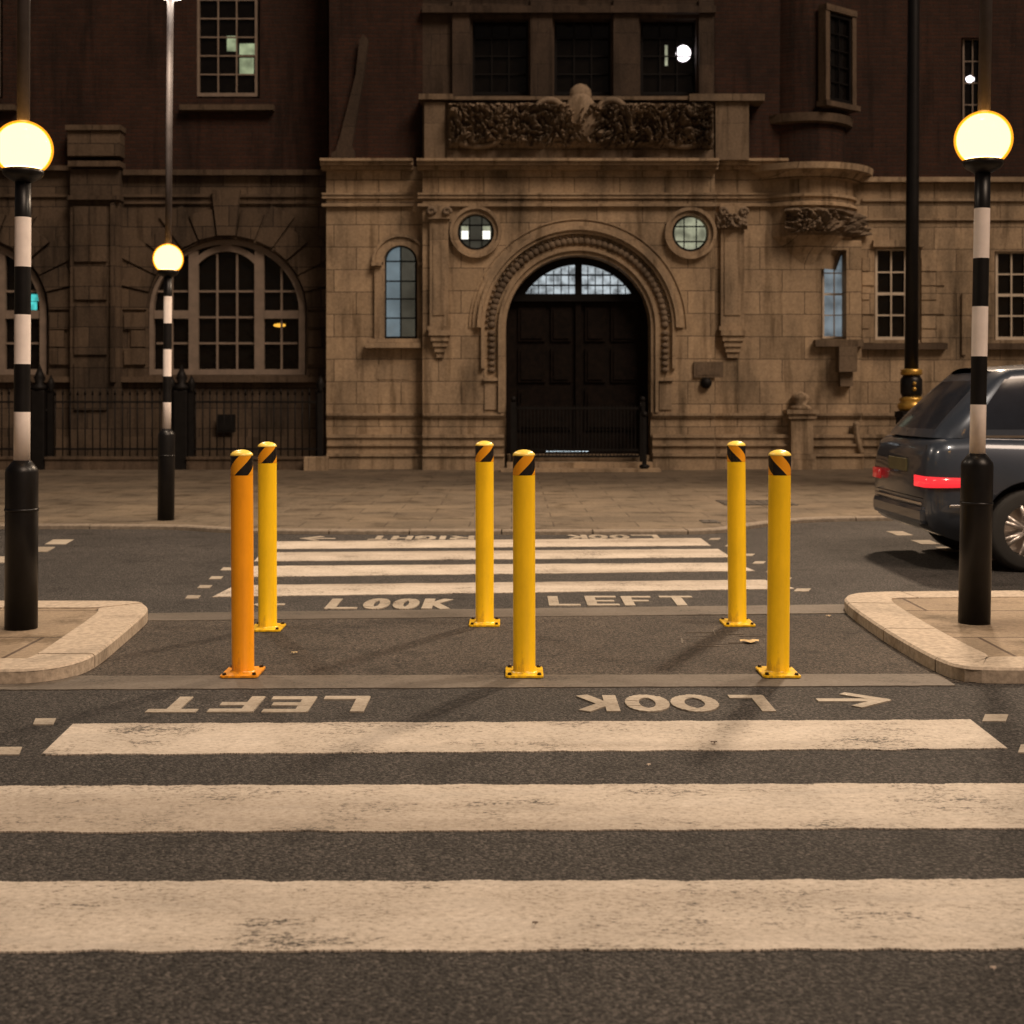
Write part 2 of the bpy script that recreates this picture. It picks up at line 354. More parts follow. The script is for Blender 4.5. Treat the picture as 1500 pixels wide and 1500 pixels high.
def strip(mb, quad, z, seg=60, jit=0.004):     # quad: near-left, near-right, far-right, far-left, rough edges
    a, b, c, d = [Vector((p[0], p[1], 0)) for p in quad]
    vs = []; fs = []
    for k in range(seg+1):
        t = k/seg
        p = a.lerp(b, t); q = d.lerp(c, t)
        j1 = noise.noise(Vector((p.x*9, p.y*9, 1.3)))*jit*1.6 + random.uniform(-jit, jit)*0.4
        j2 = noise.noise(Vector((q.x*9, q.y*9, 4.3)))*jit*1.6 + random.uniform(-jit, jit)*0.4
        vs += [(p.x, p.y+j1, z), (q.x, q.y+j2, z)]
    for k in range(seg): fs.append((2*k, 2*k+2, 2*k+3, 2*k+1))
    o = len(vs); vs += [(x, y, 0.0) for x, y, _ in vs]
    for k in range(seg): fs += [(o+2*k, o+2*k+2, 2*k+2, 2*k), (2*k+1, 2*k+3, o+2*k+3, o+2*k+1)]
    fs += [(o, 0, 1, o+1), (2*seg, o+2*seg, o+2*seg+1, 2*seg+1)]
    mb.add(vs, fs)
# refuge between the islands
mb = MB(); strip(mb, [G(-300,1000), G(1800,1000), G(1900,902), G(-400,902)], 0.002, 2, 0); mb.build('refuge_surface', ASPHALT_B, ROAD, fix=False)
ZM = 0.005
# zebra bars: (near-left x,y) (near-right) (far-right) (far-left)
bars = [((60,1105),(1476,1096),(1422,1054),(107,1060)),
        ((-70,1219),(1640,1212),(1580,1147),(-18,1151)),
        ((-330,1394),(1930,1388),(1820,1287),(-200,1292)),
        ((311,874),(1165,862),(1120,849),(345,857)),
        ((352,845),(1106,836),(1076,824),(372,829)),
        ((372,822),(1071,816),(1052,804),(384,809)),
        ((386,804),(1041,799),(1026,788),(398,793))]
for q in bars:
    mb = MB(); strip(mb, [G(*p, ZM) for p in q], ZM, 800, 0.009)
    mb.build('zebra_stripe', PAINT, ROAD, fix=False)
for q, nm in (([(-20,1010),(1400,1004),(1375,987),(-20,990)], 0), ([(216,909),(1239,898),(1237,885),(218,898)], 0)):
    mb = MB(); strip(mb, [G(*p, ZM) for p in q], ZM, 160, 0.006)
    mb.build('boundary_line', PAINT_OLD, ROAD, fix=False)
def pxbox(x0, x1, y0, y1, sk=0, mat=PAINT_TXT, name='road_stud'):
    mb = MB(); strip(mb, [G(x0-sk,y1,ZM), G(x1-sk,y1,ZM), G(x1+sk,y0,ZM), G(x0+sk,y0,ZM)], ZM, 8, 0.003)
    return mb.build(name, mat, ROAD, fix=False)
for (x0,x1,y0,y1) in [(50,80,1052,1061),(-2,30,1094,1105),(1441,1475,1046,1056),(1493,1530,1090,1102),
                      (273,292,872,876.5),(291,309,857,861),(308,325,844,848),(325,342,831,835),(340,354,819,822.5),(352,364,809,812),
                      (1165,1186,862,866),(1140,1158,846,850),(1124,1140,834,837.5),(1104,1120,822,825.5),(1090,1104,811,814),(1064,1080,797,800),(1040,1054,788,790.5)]:
    pxbox(x0,x1,y0,y1, 2)
for (x0,x1,y0,y1,sk) in [(72,102,790,797,6),(47,75,801,808,6),(-8,14,815,824,8),(-60,-30,832,842,8),(1306,1330,778,784,-8),(1342,1370,791,797,-8),(1378,1402,801,807,-8),(1420,1450,813,820,-8)]:
    pxbox(x0,x1,y0,y1, sk, name='lane_dash')

# painted lettering as strokes
STK = {'L': [[(0,1),(0,0),(1,0)]], 'K': [[(0,0),(0,1)], [(1,1),(0.05,0.42)], [(0.3,0.58),(1,0)]], 'E': [[(1,1),(0,1),(0,0),(1,0)], [(0,0.5),(0.85,0.5)]],
       'F': [[(1,1),(0,1),(0,0)], [(0,0.5),(0.8,0.5)]], 'T': [[(0,1),(1,1)], [(0.5,1),(0.5,0)]], 'I': [[(0.5,1),(0.5,0)]],
       'R': [[(0,0),(0,1),(0.75,1),(1,0.85),(1,0.62),(0.75,0.47),(0,0.47)], [(0.5,0.47),(1,0)]], 'H': [[(0,0),(0,1)], [(1,0),(1,1)], [(0,0.5),(1,0.5)]],
       'G': [[(1,0.85),(0.75,1),(0.25,1),(0,0.75),(0,0.25),(0.25,0),(0.75,0),(1,0.15),(1,0.45),(0.6,0.45)]],
       'O': [[(0.5+0.5*math.cos(a*PI/12), 0.5+0.5*math.sin(a*PI/12)) for a in range(25)]],
       '<': [[(1,0.5),(0,0.5)], [(0.5,0.95),(0,0.5),(0.5,0.05)]], '>': [[(0,0.5),(1,0.5)], [(0.5,0.95),(1,0.5),(0.5,0.05)]]}
def stroke(mb, pts, wd, z):
    # rounded joints: quads plus small octagons stay in one flat sheet each 0.3 mm apart
    for a, b in zip(pts, pts[1:]):
        a = Vector((*a, z)); b = Vector((*b, z)); d = (b-a).normalized(); n = Vector((-d.y, d.x, 0))*wd/2; a2 = a - d*wd*0.4; b2 = b + d*wd*0.4
        stroke.k += 1; dz = Vector((0,0,(stroke.k % 7)*0.0004))
        q = [a2-n+dz, b2-n+dz, b2+n+dz, a2+n+dz]
        mb.add(q + [Vector((p.x, p.y, 0)) for p in q], [(0,1,2,3),(4,5,1,0),(5,6,2,1),(6,7,3,2),(7,4,0,3)])
stroke.k = 0
def letters(word, spans, yt, yb, flip=False, wd=0.06, aspect=1.0):
    """spans: photo x range of each character; yt, yb photo rows; flip turns each letter by 180 degrees."""
    mb = MB()
    for ch, (xa, xb) in zip(word, spans):
        _, Yn = G(0, yb, ZM); _, Yf = G(0, yt, ZM)
        ym = (Yn+Yf)/2; X0 = (xa-750)/F*ym; X1 = (xb-750)/F*ym
        for pts in STK[ch]:
            q = []
            for (u, v) in pts:
                if flip: u, v = 1-u, 1-v
                q.append((X0+wd/2+(X1-X0-wd)*u, Yn+wd/2+(Yf-Yn-wd)*v))
            stroke(mb, q, wd, ZM)
    return mb.build('lettering', PAINT_TXT, ROAD, fix=False)
letters('LOOK', [(1072,1127),(983,1052),(916,980),(848,905)], 1018, 1042, True, 0.062)
letters('LEFT', [(468,538),(390,458),(312,380),(224,300)], 1020, 1043, True, 0.062)
letters('<', [(1195,1303)], 1014, 1037, True, 0.055)
letters('LOOK', [(481,529),(533,571),(576,614),(620,660)], 877, 892, False, 0.07)
letters('LEFT', [(803,850),(858,906),(912,958),(968,1020)], 873, 887, False, 0.07)
letters('<', [(372,418)], 880, 891, False, 0.06)
letters('LOOK', [(925,965),(893,922),(862,890),(832,860)], 783.5, 789, True, 0.06)
letters('RIGHT', [(660,695),(642,655),(608,638),(574,604),(540,570)], 785, 790.5, True, 0.06)
letters('>', [(440,492)], 785, 792, True, 0.06)

# kerbed shapes
def smooth_line(pts, it=3):
    for _ in range(it):
        q = [pts[0]]
        for a, b in zip(pts, pts[1:]):
            a = Vector(a); b = Vector(b); q += [tuple(a.lerp(b, 0.25)), tuple(a.lerp(b, 0.75))]
        q.append(pts[-1]); pts = q
    return pts
def offset_line(pts, d):
    out = []
    for i, p in enumerate(pts):
        a = Vector(pts[max(0, i-1)]); b = Vector(pts[min(len(pts)-1, i+1)]); t = (b-a).normalized()
        out.append((p[0] - t.y*d, p[1] + t.x*d))
    for _ in range(30):        # collapse folded stretches on tight inner corners
        bad = [i for i in range(len(pts)-1) if (Vector(out[i+1])-Vector(out[i])).dot(Vector(pts[i+1])-Vector(pts[i])) < -1e-7]
        if not bad: break
        for i in bad:
            c = ((out[i][0]+out[i+1][0])/2, (out[i][1]+out[i+1][1])/2); j0 = i
            out[i] = out[i+1] = c
        runs = sorted(set(bad + [b+1 for b in bad])); k = 0
        while k < len(runs):
            e = k
            while e+1 < len(runs) and runs[e+1] == runs[e]+1: e += 1
            q = runs[k:e+1]; q = [max(0,q[0]-1)] + q + [min(len(out)-1,q[-1]+1)]
            c = (sum(out[i][0] for i in q)/len(q), sum(out[i][1] for i in q)/len(q))
            for i in q: out[i] = c
            k = e+1
    return out
def kerb_run(mb, pts, wd, h0, h1, stone=0.9, gap=0.013, ch=0.012):
    """kerb stones along pts (island on the left of the direction); hfun gives top height"""
    ins = offset_line(pts, wd); insc = offset_line(pts, ch)
    acc = 0.0; start = 0
    L = [0]
    for a, b in zip(pts, pts[1:]): L.append(L[-1] + (Vector(b)-Vector(a)).length)
    def at(line, s):
        for i in range(len(L)-1):
            if s <= L[i+1] or i == len(L)-2:
                t = (s-L[i])/max(1e-9, L[i+1]-L[i]); return Vector(line[i]).lerp(Vector(line[i+1]), t)
    s = 0
    while s < L[-1] - 0.05:
        e = min(L[-1], s + stone*random.uniform(0.9, 1.1)); n = max(2, int((e-s)/0.08)); dz = random.uniform(-0.003, 0.003)
        vs = []; fs = []
        for k in range(n+1):
            q = s + gap/2 + (e - s - gap)*k/n
            o = at(pts, q); oc = at(insc, q); i_ = at(ins, q); h = (h1(o.x) if callable(h1) else h1) + dz
            vs += [(o.x,o.y,h0),(o.x,o.y,h-ch),(oc.x,oc.y,h),(i_.x,i_.y,h),(i_.x,i_.y,h0)]
        for k in range(n):
            for j in range(4): fs.append((5*k+j, 5*k+5+j, 5*k+6+j, 5*k+j+1))
        fs += [(0,1,2,3,4), tuple(5*n+j for j in (4,3,2,1,0))]
        mb.add(vs, fs); s = e
    return ins
HI = 0.075
def island(outline, far_x, label):
    pts = smooth_line([G(x, y, HI) for x, y in outline], 3)
    mb = MB(); ins = kerb_run(mb, pts, 0.30, -0.01, HI)
    k = MB(); ins = offset_line(pts, 0.13); poly = ins + [(far_x, ins[-1][1]), (far_x, ins[0][1])]
    n = len(poly); k.add([(p[0], p[1], HI-0.006) for p in poly], [tuple(range(n))])
    k.v += []; 
    t = k.build('traffic_island', ISLAND_PAVE, fix=False); tag(t, kind='structure')
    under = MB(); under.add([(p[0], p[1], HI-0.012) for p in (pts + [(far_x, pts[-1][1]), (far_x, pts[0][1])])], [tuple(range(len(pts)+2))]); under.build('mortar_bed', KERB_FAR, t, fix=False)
    mb.build('kerb', KERB, t)
    return t
# the left island lies left of a line run from its near edge to its far edge
island([(-900,981),(0,981),(50,980),(100,973),(138,960),(175,930),(205,905),(219,892),(212,882),(190,880),(0,880),(-700,880)], -40, '')
island([(2400,863),(1500,864),(1300,866),(1255,868),(1235,873),(1240,884),(1300,925),(1375,967),(1410,977),(1450,979),(1500,979),(2300,979)], 40, '')

# far pavement
HP = 0.045
edge = [G(x, y-5, HP) for x, y in [(-3000,774),(-400,774),(0,774),(200,774),(262,775),(320,779),(380,781),(700,782),(1000,782),(1060,780),(1110,772),(1180,764),(1300,762),(1500,762),(2500,762),(4500,762)]]
edge = smooth_line(edge, 2)
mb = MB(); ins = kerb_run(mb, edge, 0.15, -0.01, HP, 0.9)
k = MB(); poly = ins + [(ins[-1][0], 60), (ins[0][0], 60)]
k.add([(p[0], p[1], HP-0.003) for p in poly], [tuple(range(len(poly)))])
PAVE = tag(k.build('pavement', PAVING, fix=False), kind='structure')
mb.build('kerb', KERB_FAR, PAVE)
k = MB(); k.box((-60,-30,0),(60,1.9,0.1)); tag(k.build('pavement', PAVING), kind='structure')
# covers in the ground
def cover(x0, x1, y0, y1, z, name, mat, label, cat):
    (ax, ay) = G(x0, y1, z); (bx, by) = G(x1, y1, z); (_, cy) = G(x0, y0, z)
    mb = MB(); mb.box((ax, ay, z-0.02), (bx, cy, z+0.004))
    nx = max(2, int((bx-ax)/0.12))
    for i in range(nx):
        mb.box((ax+0.02+(bx-ax-0.04)*i/nx, ay+0.02, z+0.004), (ax+0.02+(bx-ax-0.04)*(i+0.75)/nx, cy-0.02, z+0.008))
    return tag(mb.build(name, mat), label, cat)
DARKIRON = plain('cast iron cover', (0.05,0.042,0.034), 0.6, var=0.4, scale=20, bmp=0.3)
cover(1062,1170,733,740, HP, 'drain_cover', DARKIRON, 'dark cast iron cover flush in far pavement, near the building', 'cover')
cover(1030,1056,762,766, HP, 'drain_cover', DARKIRON, 'small dark iron cover close to the far kerb', 'cover')
def leaf(x, y, sz, col, label):
    m = plain('leaf '+str(x), col, 0.7, var=0.3, scale=40)
    mb = MB(); gx, gy = G(x, y, 0.008)
    vs = []; n = 12
    for k in range(n):
        a = 2*PI*k/n; r = sz*(0.5+0.12*math.sin(3*a)+random.uniform(-.05,.05)); vs.append((gx+r*1.4*math.cos(a), gy+r*math.sin(a)*1.2, 0.011+0.006*abs(math.sin(a*2))))
    vs.append((gx, gy, 0.018)); mb.add(vs, [(k, (k+1)%n, n) for k in range(n)])
    o = mb.build('leaf', m, fix=False); tag(o, label, 'leaf', 'litter on the road'); return o
leaf(1098,940,0.07,(0.55,0.38,0.16),'pale dead leaf beside the rear right yellow bollard')
leaf(431,957,0.022,(0.5,0.38,0.2),'tiny pale scrap on asphalt between left front bollard and centre')
leaf(1214,903,0.022,(0.45,0.33,0.2),'small brown leaf beside the tip of the right island')
leaf(950,1122,0.010,(0.6,0.5,0.4),'tiny pale chip between the first two zebra bars')
leaf(1046,1089,0.018,(0.10,0.07,0.05),'dark scrap lying on the first zebra bar')
leaf(784,1355,0.010,(0.10,0.07,0.05),'dark speck on the nearest zebra bar')
leaf(1455,1421,0.010,(0.6,0.5,0.42),'pale chip on asphalt in the front right corner')
# old patch scratches in the refuge
mb = MB()
for k in range(13):
    x = random.uniform(985,1112); y = random.uniform(926,950); a = G(x, y, 0.006); ln = random.uniform(0.06,0.22); an = random.choice([0.0, 0.1, 1.35, 1.5])+random.uniform(-.1,.1)
    stroke(mb, [a, (a[0]+ln*math.cos(an), a[1]+ln*math.sin(an))], random.uniform(0.005,0.011), 0.004)
mb.build('scraped_patch', PAINT_OLD, ROAD, fix=False)

# ------------------------------------------------------------------ building
BLD = tag(empty('building', (0, 26, 0)), 'old stone and red brick institutional building with arched doorway across the street', 'building')
_bb = MB.build
def bpart(mb, name, mat, parent=BLD):
    o = mb.build(name, mat, parent)
    if parent is BLD: o.location = -Vector(BLD.location)
    return o
def rect(x0, x1, y0, y1, Y):
    a = P(x0, y1, Y); b = P(x1, y0, Y); return [(a[0],a[1]),(b[0],a[1]),(b[0],b[1]),(a[0],b[1])]
def arch_loop(xc, hw, ys, yb, Y, ry=None, n=28):     # round-headed outline; ys = springing row, yb = bottom row
    ry = hw if ry is None else ry
    pts = [P(xc-hw, yb, Y), P(xc+hw, yb, Y)]
    for k in range(n+1):
        a = PI*k/n; pts.append(P(xc+hw*math.cos(a), ys-ry*math.sin(a), Y))
    return pts
def circ(xc, yc, r, Y, n=32): return [P(xc+r*math.cos(2*PI*k/n), yc-r*math.sin(2*PI*k/n), Y) for k in range(n)]
def arch_ring(mb, xc, r0, r1, ys, Y, y0, y1, a0=0, a1=PI, n=32, yb=None):
    outer = [P(xc+r1*math.cos(a0+(a1-a0)*k/n), ys-r1*math.sin(a0+(a1-a0)*k/n), Y) for k in range(n+1)]
    inner = [P(xc+r0*math.cos(a0+(a1-a0)*k/n), ys-r0*math.sin(a0+(a1-a0)*k/n), Y) for k in range(n+1)]
    if yb is not None:
        outer = [P(xc+r1, yb, Y)] + outer + [P(xc-r1, yb, Y)]; inner = [P(xc+r0, yb, Y)] + inner + [P(xc-r0, yb, Y)]
    mb.slab(outer + inner[::-1], [], y0, y1)
def course(mb, x0, x1, y0, y1, Y, out, back=0.05):     # horizontal moulding standing proud of plane Y
    a = P(x0, y1, Y); b = P(x1, y0, Y); mb.box((a[0], Y-out, a[1]), (b[0], Y+back, b[1]))
YL, YC, YS, YR = 27.1, 25.9, 26.2, 26.6     # left wing, centre portal, portal flanks, right wing
SPR = 480
# --- walls
arc_l1 = arch_loop(333, 116, 455, 549, YL, 105); arc_l0 = arch_loop(-45, 116, 455, 549, YL, 105); arc_lm = arch_loop(-423, 116, 455, 549, YL, 105)
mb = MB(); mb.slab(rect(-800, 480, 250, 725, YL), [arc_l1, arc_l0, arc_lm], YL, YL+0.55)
bpart(mb, 'wall', STONE_D)['label'] = 'dark stone wall of the left wing'
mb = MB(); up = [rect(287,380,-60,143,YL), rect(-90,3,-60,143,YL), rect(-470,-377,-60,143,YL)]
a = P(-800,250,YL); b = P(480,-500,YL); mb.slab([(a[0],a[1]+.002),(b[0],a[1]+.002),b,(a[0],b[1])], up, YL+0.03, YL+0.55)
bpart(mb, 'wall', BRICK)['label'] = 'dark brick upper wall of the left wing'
slit = arch_loop(587, 24, 383, 497, YS)
mb = MB(); mb.slab(rect(478, 619, 244, 700, YS), [slit], YS, YS+0.6)
a = P(478,244,YS); mb.box((a[0]+0.002, YS+0.602, 0), (a[0]+0.3, YL+0.3, a[1]-0.002))
bpart(mb, 'wall', STONE)
mb = MB(); a = P(478,244,YS); b = P(619,-500,YS); mb.box((a[0]+0.05, YS+0.035, a[1]+.002), (b[0]-.002, YL+0.3, b[1])); bpart(mb, 'wall', BRICK)['label'] = 'dark red brick beside the carved parapet'
door = arch_loop(847, 106, SPR, 760, YC)
mb = MB(); mb.slab(rect(619, 1047, 244, 700, YC), [arch_loop(847,106,SPR,699,YC), circ(697,340,27,YC), circ(1011,342,27,YC)], YC, YC+0.7)
bpart(mb, 'wall', STONE)['label'] = 'pale stone wall around the arched doorway'
win3 = [rect(692,774,27,140,YC+.35), rect(812,895,27,140,YC+.35), rect(938,1020,27,140,YC+.35)]
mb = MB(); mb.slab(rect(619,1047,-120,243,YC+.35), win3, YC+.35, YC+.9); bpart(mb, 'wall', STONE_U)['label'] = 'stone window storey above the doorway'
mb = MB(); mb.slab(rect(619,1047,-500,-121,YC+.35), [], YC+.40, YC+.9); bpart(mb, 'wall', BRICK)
rw = rect(1203,1240,366,497,YS)
mb = MB(); q1 = rect(1047, 1262, 352, 700, YS); q2 = rect(1047, 1192, 244, 352, YS); mb.slab([q1[0], q1[1], q1[2], (q2[1][0], q1[2][1]), q2[2], q2[3]], [rw], YS, YS+0.6); bpart(mb, 'wall', STONE)['label'] = 'pale stone wall right of the doorway'
mb = MB(); a = P(1047,243,YS); b = P(1192,-500,YS)
mb.slab([a,(b[0],a[1]),b,(a[0],b[1])], [], YS+0.05, YS+.7); bpart(mb, 'wall', BRICK)['label'] = 'dark red brick above the round corner'
wins_r = [(1281,1349,364,498), (1457,1525,368,498), (1633,1701,368,498)]
mb = MB(); mb.slab(rect(1232,2300,268,715,YR), [rect(*q,YR) for q in wins_r], YR, YR+.5); bpart(mb, 'wall', STONE)['label'] = 'plain stone wall of the right wing'
upr = [(1408,1440,55,190),(1590,1640,40,190),(1290,1322,-300,-120)]
mb = MB(); mb.slab(rect(1225,2300,-500,267,YR), [rect(*q,YR+.03) for q in upr], YR+.03, YR+.5); bpart(mb, 'wall', BRICK)['label'] = 'dark brick upper wall of the right wing'
# solid dark interior backing and roof
mb = MB(); mb.box((-22, 28.2, 0), (22, 40, 13.5)); bpart(mb, 'wall', BRICK)
mb = MB(); mb.box((-22.3, 25.6, 16.1 if False else 15.6), (22.3, 41, 15.9)); bpart(mb, 'roof', plain('slate', (0.05,0.05,0.055), 0.7))
# --- string courses, cornices
mb = MB()
course(mb, -800, 108, 244, 251, YL, 0.14); course(mb, 108, 183, 240, 248, YL, 0.36); course(mb, 183, 478, 250, 258, YL, 0.14)
course(mb, -800, 478, 285, 289, YL, 0.05); course(mb, 183, 478, 296, 299, YL, 0.05)
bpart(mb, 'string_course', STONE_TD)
mb = MB()
for (x0,x1,Y) in ((472,606,YS),(612,1050,YC),(1051,1150,YS)):
    course(mb, x0, x1, 236, 240, Y, 0.34); course(mb, x0, x1, 240.3, 245, Y, 0.28); course(mb, x0, x1, 245.3, 250, Y, 0.16); course(mb, x0, x1, 283, 286, Y, 0.07); course(mb, x0, x1, 286.4, 291, Y, 0.045); course(mb, x0, x1, 299, 303, Y, 0.08)
course(mb, 1240, 2300, 261, 268, YR, 0.16); course(mb, 1262, 2300, 291, 295, YR, 0.05); course(mb, 1262, 2300, 320, 323, YR, 0.05)
bpart(mb, 'cornice', STONE_T)
# plinth mouldings
mb = MB()
def plinth(x0, x1, Y):
    mb = MB()
    course(mb, x0, x1, 605, 609, Y, 0.07); course(mb, x0, x1, 609.3, 612, Y, 0.04); course(mb, x0, x1, 636, 641, Y, 0.12); course(mb, x0, x1, 641.3, 664, Y, 0.08); course(mb, x0, x1, 650, 653, Y, 0.13); course(mb, x0, x1, 664.3, 668, Y, 0.2)
    a = P(x0, 667.9, Y); b = P(x1, 0, Y); mb.box((a[0], Y-0.16, 0.0), (b[0], Y+0.05, a[1]-0.01)); bpart(mb, 'plinth', STONE_T)
plinth(480, 619, YS); plinth(619.5, 739, YC); plinth(955, 1047, YC); plinth(1047.5, 1262, YS); plinth(1262.5, 2300, YR)
mb = MB(); course(mb, -800, 480, 552, 560, YL, 0.14); bpart(mb, 'string_course', STONE_TD); mb = MB(); a = P(-800,700,YL); b=P(480,640,YL); mb.box((a[0],YL-.1,0),(b[0],YL+.05,b[1])); bpart(mb, 'plinth', STONE_TD)
# --- left wing pilasters (one visible) and voussoirs
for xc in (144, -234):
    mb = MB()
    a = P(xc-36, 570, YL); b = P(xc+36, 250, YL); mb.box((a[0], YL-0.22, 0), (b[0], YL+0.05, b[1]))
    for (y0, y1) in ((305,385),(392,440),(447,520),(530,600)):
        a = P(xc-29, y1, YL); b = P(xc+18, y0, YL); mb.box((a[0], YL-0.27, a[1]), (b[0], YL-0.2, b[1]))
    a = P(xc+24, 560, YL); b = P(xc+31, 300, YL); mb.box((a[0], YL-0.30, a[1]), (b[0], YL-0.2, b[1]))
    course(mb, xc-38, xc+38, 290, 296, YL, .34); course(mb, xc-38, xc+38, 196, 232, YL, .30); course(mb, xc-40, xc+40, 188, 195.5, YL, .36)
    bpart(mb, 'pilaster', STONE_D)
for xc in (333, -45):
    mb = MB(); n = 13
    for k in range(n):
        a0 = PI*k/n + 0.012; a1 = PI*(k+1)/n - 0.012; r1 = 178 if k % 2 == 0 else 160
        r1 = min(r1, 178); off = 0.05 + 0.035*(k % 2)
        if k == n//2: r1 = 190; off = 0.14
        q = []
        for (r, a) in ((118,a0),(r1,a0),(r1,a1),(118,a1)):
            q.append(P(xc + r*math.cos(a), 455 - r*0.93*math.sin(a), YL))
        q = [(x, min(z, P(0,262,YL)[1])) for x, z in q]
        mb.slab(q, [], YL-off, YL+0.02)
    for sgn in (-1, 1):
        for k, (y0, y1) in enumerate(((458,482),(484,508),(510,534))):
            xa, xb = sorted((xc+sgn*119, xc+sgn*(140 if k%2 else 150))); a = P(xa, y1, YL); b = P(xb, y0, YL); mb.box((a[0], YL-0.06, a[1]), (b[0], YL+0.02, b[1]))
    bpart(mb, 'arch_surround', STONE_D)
# --- window builder
def bar(mb, x0, x1, y0, y1, Y, f, bk):
    a = P(x0, y1, Y); b = P(x1, y0, Y); mb.box((a[0], Y-f, a[1]), (b[0], Y+bk, b[1]))
def big_arch_window(xc, lit=None):
    Y = YL + 0.22
    mb = MB()
    # outer arched frame
    outer = arch_loop(xc, 115.5, 455, 549, Y, 104.5); inner = arch_loop(xc, 106, 455, 541, Y, 96)
    mb.slab(outer, [inner], Y-0.12, Y+0.02)
    def top(dx): return 455 - 96*math.sqrt(max(0, 1-(dx/106)**2))
    for dx in (-48, 48): bar(mb, xc+dx-7, xc+dx+7, top(dx)-1, 541, Y, 0.10, 0.0)
    for s in (-1, 1):
        x0, x1 = sorted((xc+s*105.5, xc+s*55.2)); bar(mb, x0, x1, 455, 467, Y, 0.09, 0.0)
    # inner arched head of the middle light
    arch_ring(mb, xc, 54, 63, 423, Y, Y-0.085, Y-0.005, R(41), R(139), 16)
    bar(mb, xc-8, xc+8, 358, 368, Y, 0.095, -0.003)
    for dx in (-14, 15): bar(mb, xc+dx-1.5, xc+dx+1.5, 372, 541, Y, 0.05, -0.01)
    for y in (427, 465, 503): bar(mb, xc-41, xc+41, y-1.5, y+1.5, Y, 0.046, -0.012)
    for s in (-1, 1):
        xm = xc+s*80; bar(mb, xm-1.5, xm+1.5, top(80)+1, 541, Y, 0.05, -0.01)
        x0, x1 = sorted((xc+s*55, xc+s*103))
        for y in (427, 503): bar(mb, x0, x1 if y > 455 else (x1-2), y-1.5, y+1.5, Y, 0.046, -0.012)
    win = bpart(mb, 'window', FRAME_D)
    g = MB(); g.slab(arch_loop(xc, 113, 455, 547, Y, 102), [], Y+0.03, Y+0.04); g.build('pane', GLASS, win)
    s_ = MB(); bar(s_, xc-120, xc+120, 549.5, 553, YL, 0.10, 0.2); s_.build('sill', STONE_TD, win)
    return win
LITG = emit('lit greenish window', (0.62,0.72,0.42), 0.16, 0.6, 3.5)
LITC = emit('cyan exit light behind glass', (0.10,0.85,0.80), 0.22, 0.5, 9)
LITO = emit('amber light behind glass', (1.0,0.50,0.06), 0.30)
LITW = emit('lit white window', (0.82,0.92,0.98), 0.17, 0.7, 7)
LITB = emit('cool lit glass', (0.36,0.52,0.62), 0.055, 0.5, 2.5)
LITY = emit('pale lit glass', (0.75,0.76,0.52), 0.14, 0.6, 5)
LITL = emit('bright window glow', (1.0,0.9,0.95), 1.3)
LITA = emit('pale blue lit glass', (0.50,0.66,0.74), 0.075, 0.3, 2.5)
LITD = emit('dim olive lit glass', (0.42,0.40,0.30), 0.032, 0.4, 3)
LITX = emit('bright lamp behind glass', (1.0,0.97,0.85), 0.42)
LITR = emit('white lit sash glass', (0.60,0.72,0.80), 0.085, 0.6, 3)
w1 = big_arch_window(333); w0 = big_arch_window(-45); big_arch_window(-423)
g = MB(); Y = YL+.24; a = P(400,479,Y); b = P(419,474,Y); g.ball(((a[0]+b[0])/2, Y, (a[1]+b[1])/2), 0.13, 0, (1,.1,.30)); g.build('window_glow', LITO, w1)
g = MB(); a = P(34,454,Y); b = P(57,431,Y); 
g.slab(rect(34,57,431,441,Y), [], Y-0.0, Y+0.02); g.slab(rect(34,54,442,454,Y), [], Y-0.0, Y+0.02); g.build('window_glow', LITC, w0)
def grid_window(x0, x1, y0, y1, Y, cols, rows, fmat, gmat=GLASS, fw=3.5, bw=1.4, parent=BLD, lit=(), litmat=None, recess=0.15, sill=None, meet=None, sash=False):
    Y = Y + recess; k = Y/(Y-recess)
    x0, x1 = 750+(x0-750)/1.0, 750+(x1-750)/1.0
    mb = MB(); bar(mb, x0, x0+fw, y0, y1, Y, .05, .02); bar(mb, x1-fw, x1, y0, y1, Y, .05, .02); bar(mb, x0+fw+.02, x1-fw-.02, y0, y0+fw, Y, .048, .018); bar(mb, x0+fw+.02, x1-fw-.02, y1-fw*1.3, y1, Y, .048, .018)
    ix0, ix1, iy0, iy1 = x0+fw, x1-fw, y0+fw, y1-fw*1.3
    for c in range(1, cols): xx = ix0+(ix1-ix0)*c/cols; bar(mb, xx-bw/2, xx+bw/2, iy0, iy1, Y, .03, .0)
    for r in range(1, rows):
        yy = iy0+(iy1-iy0)*r/rows; h = bw/2*(1.9 if (sash and r == rows//2) else 1); bar(mb, ix0, ix1, yy-h, yy+h, Y, .027 if h < bw else .045, -.002)
    win = bpart(mb, 'window', fmat, parent)
    g = MB(); g.slab(rect(x0+1,x1-1,y0+1,y1-1,Y), [], Y+.022, Y+.03); g.build('pane', gmat, win)
    if lit:
        g = MB()
        for (c, r, u0, v0, u1, v1) in lit:
            cx0 = ix0+(ix1-ix0)*c/cols+bw/2+.2; cx1 = ix0+(ix1-ix0)*(c+1)/cols-bw/2-.2; cy0 = iy0+(iy1-iy0)*r/rows+bw/2+.2; cy1 = iy0+(iy1-iy0)*(r+1)/rows-bw/2-.2
            g.slab(rect(cx0+(cx1-cx0)*u0, cx0+(cx1-cx0)*u1, cy0+(cy1-cy0)*v0, cy0+(cy1-cy0)*v1, Y), [], Y+.006, Y+.016)
        g.build('lit_pane', litmat, win)
    if sill:
        s_ = MB(); bar(s_, *sill, Y-recess, .14, .1); s_.build('sill', STONE_TD, win)
    return win
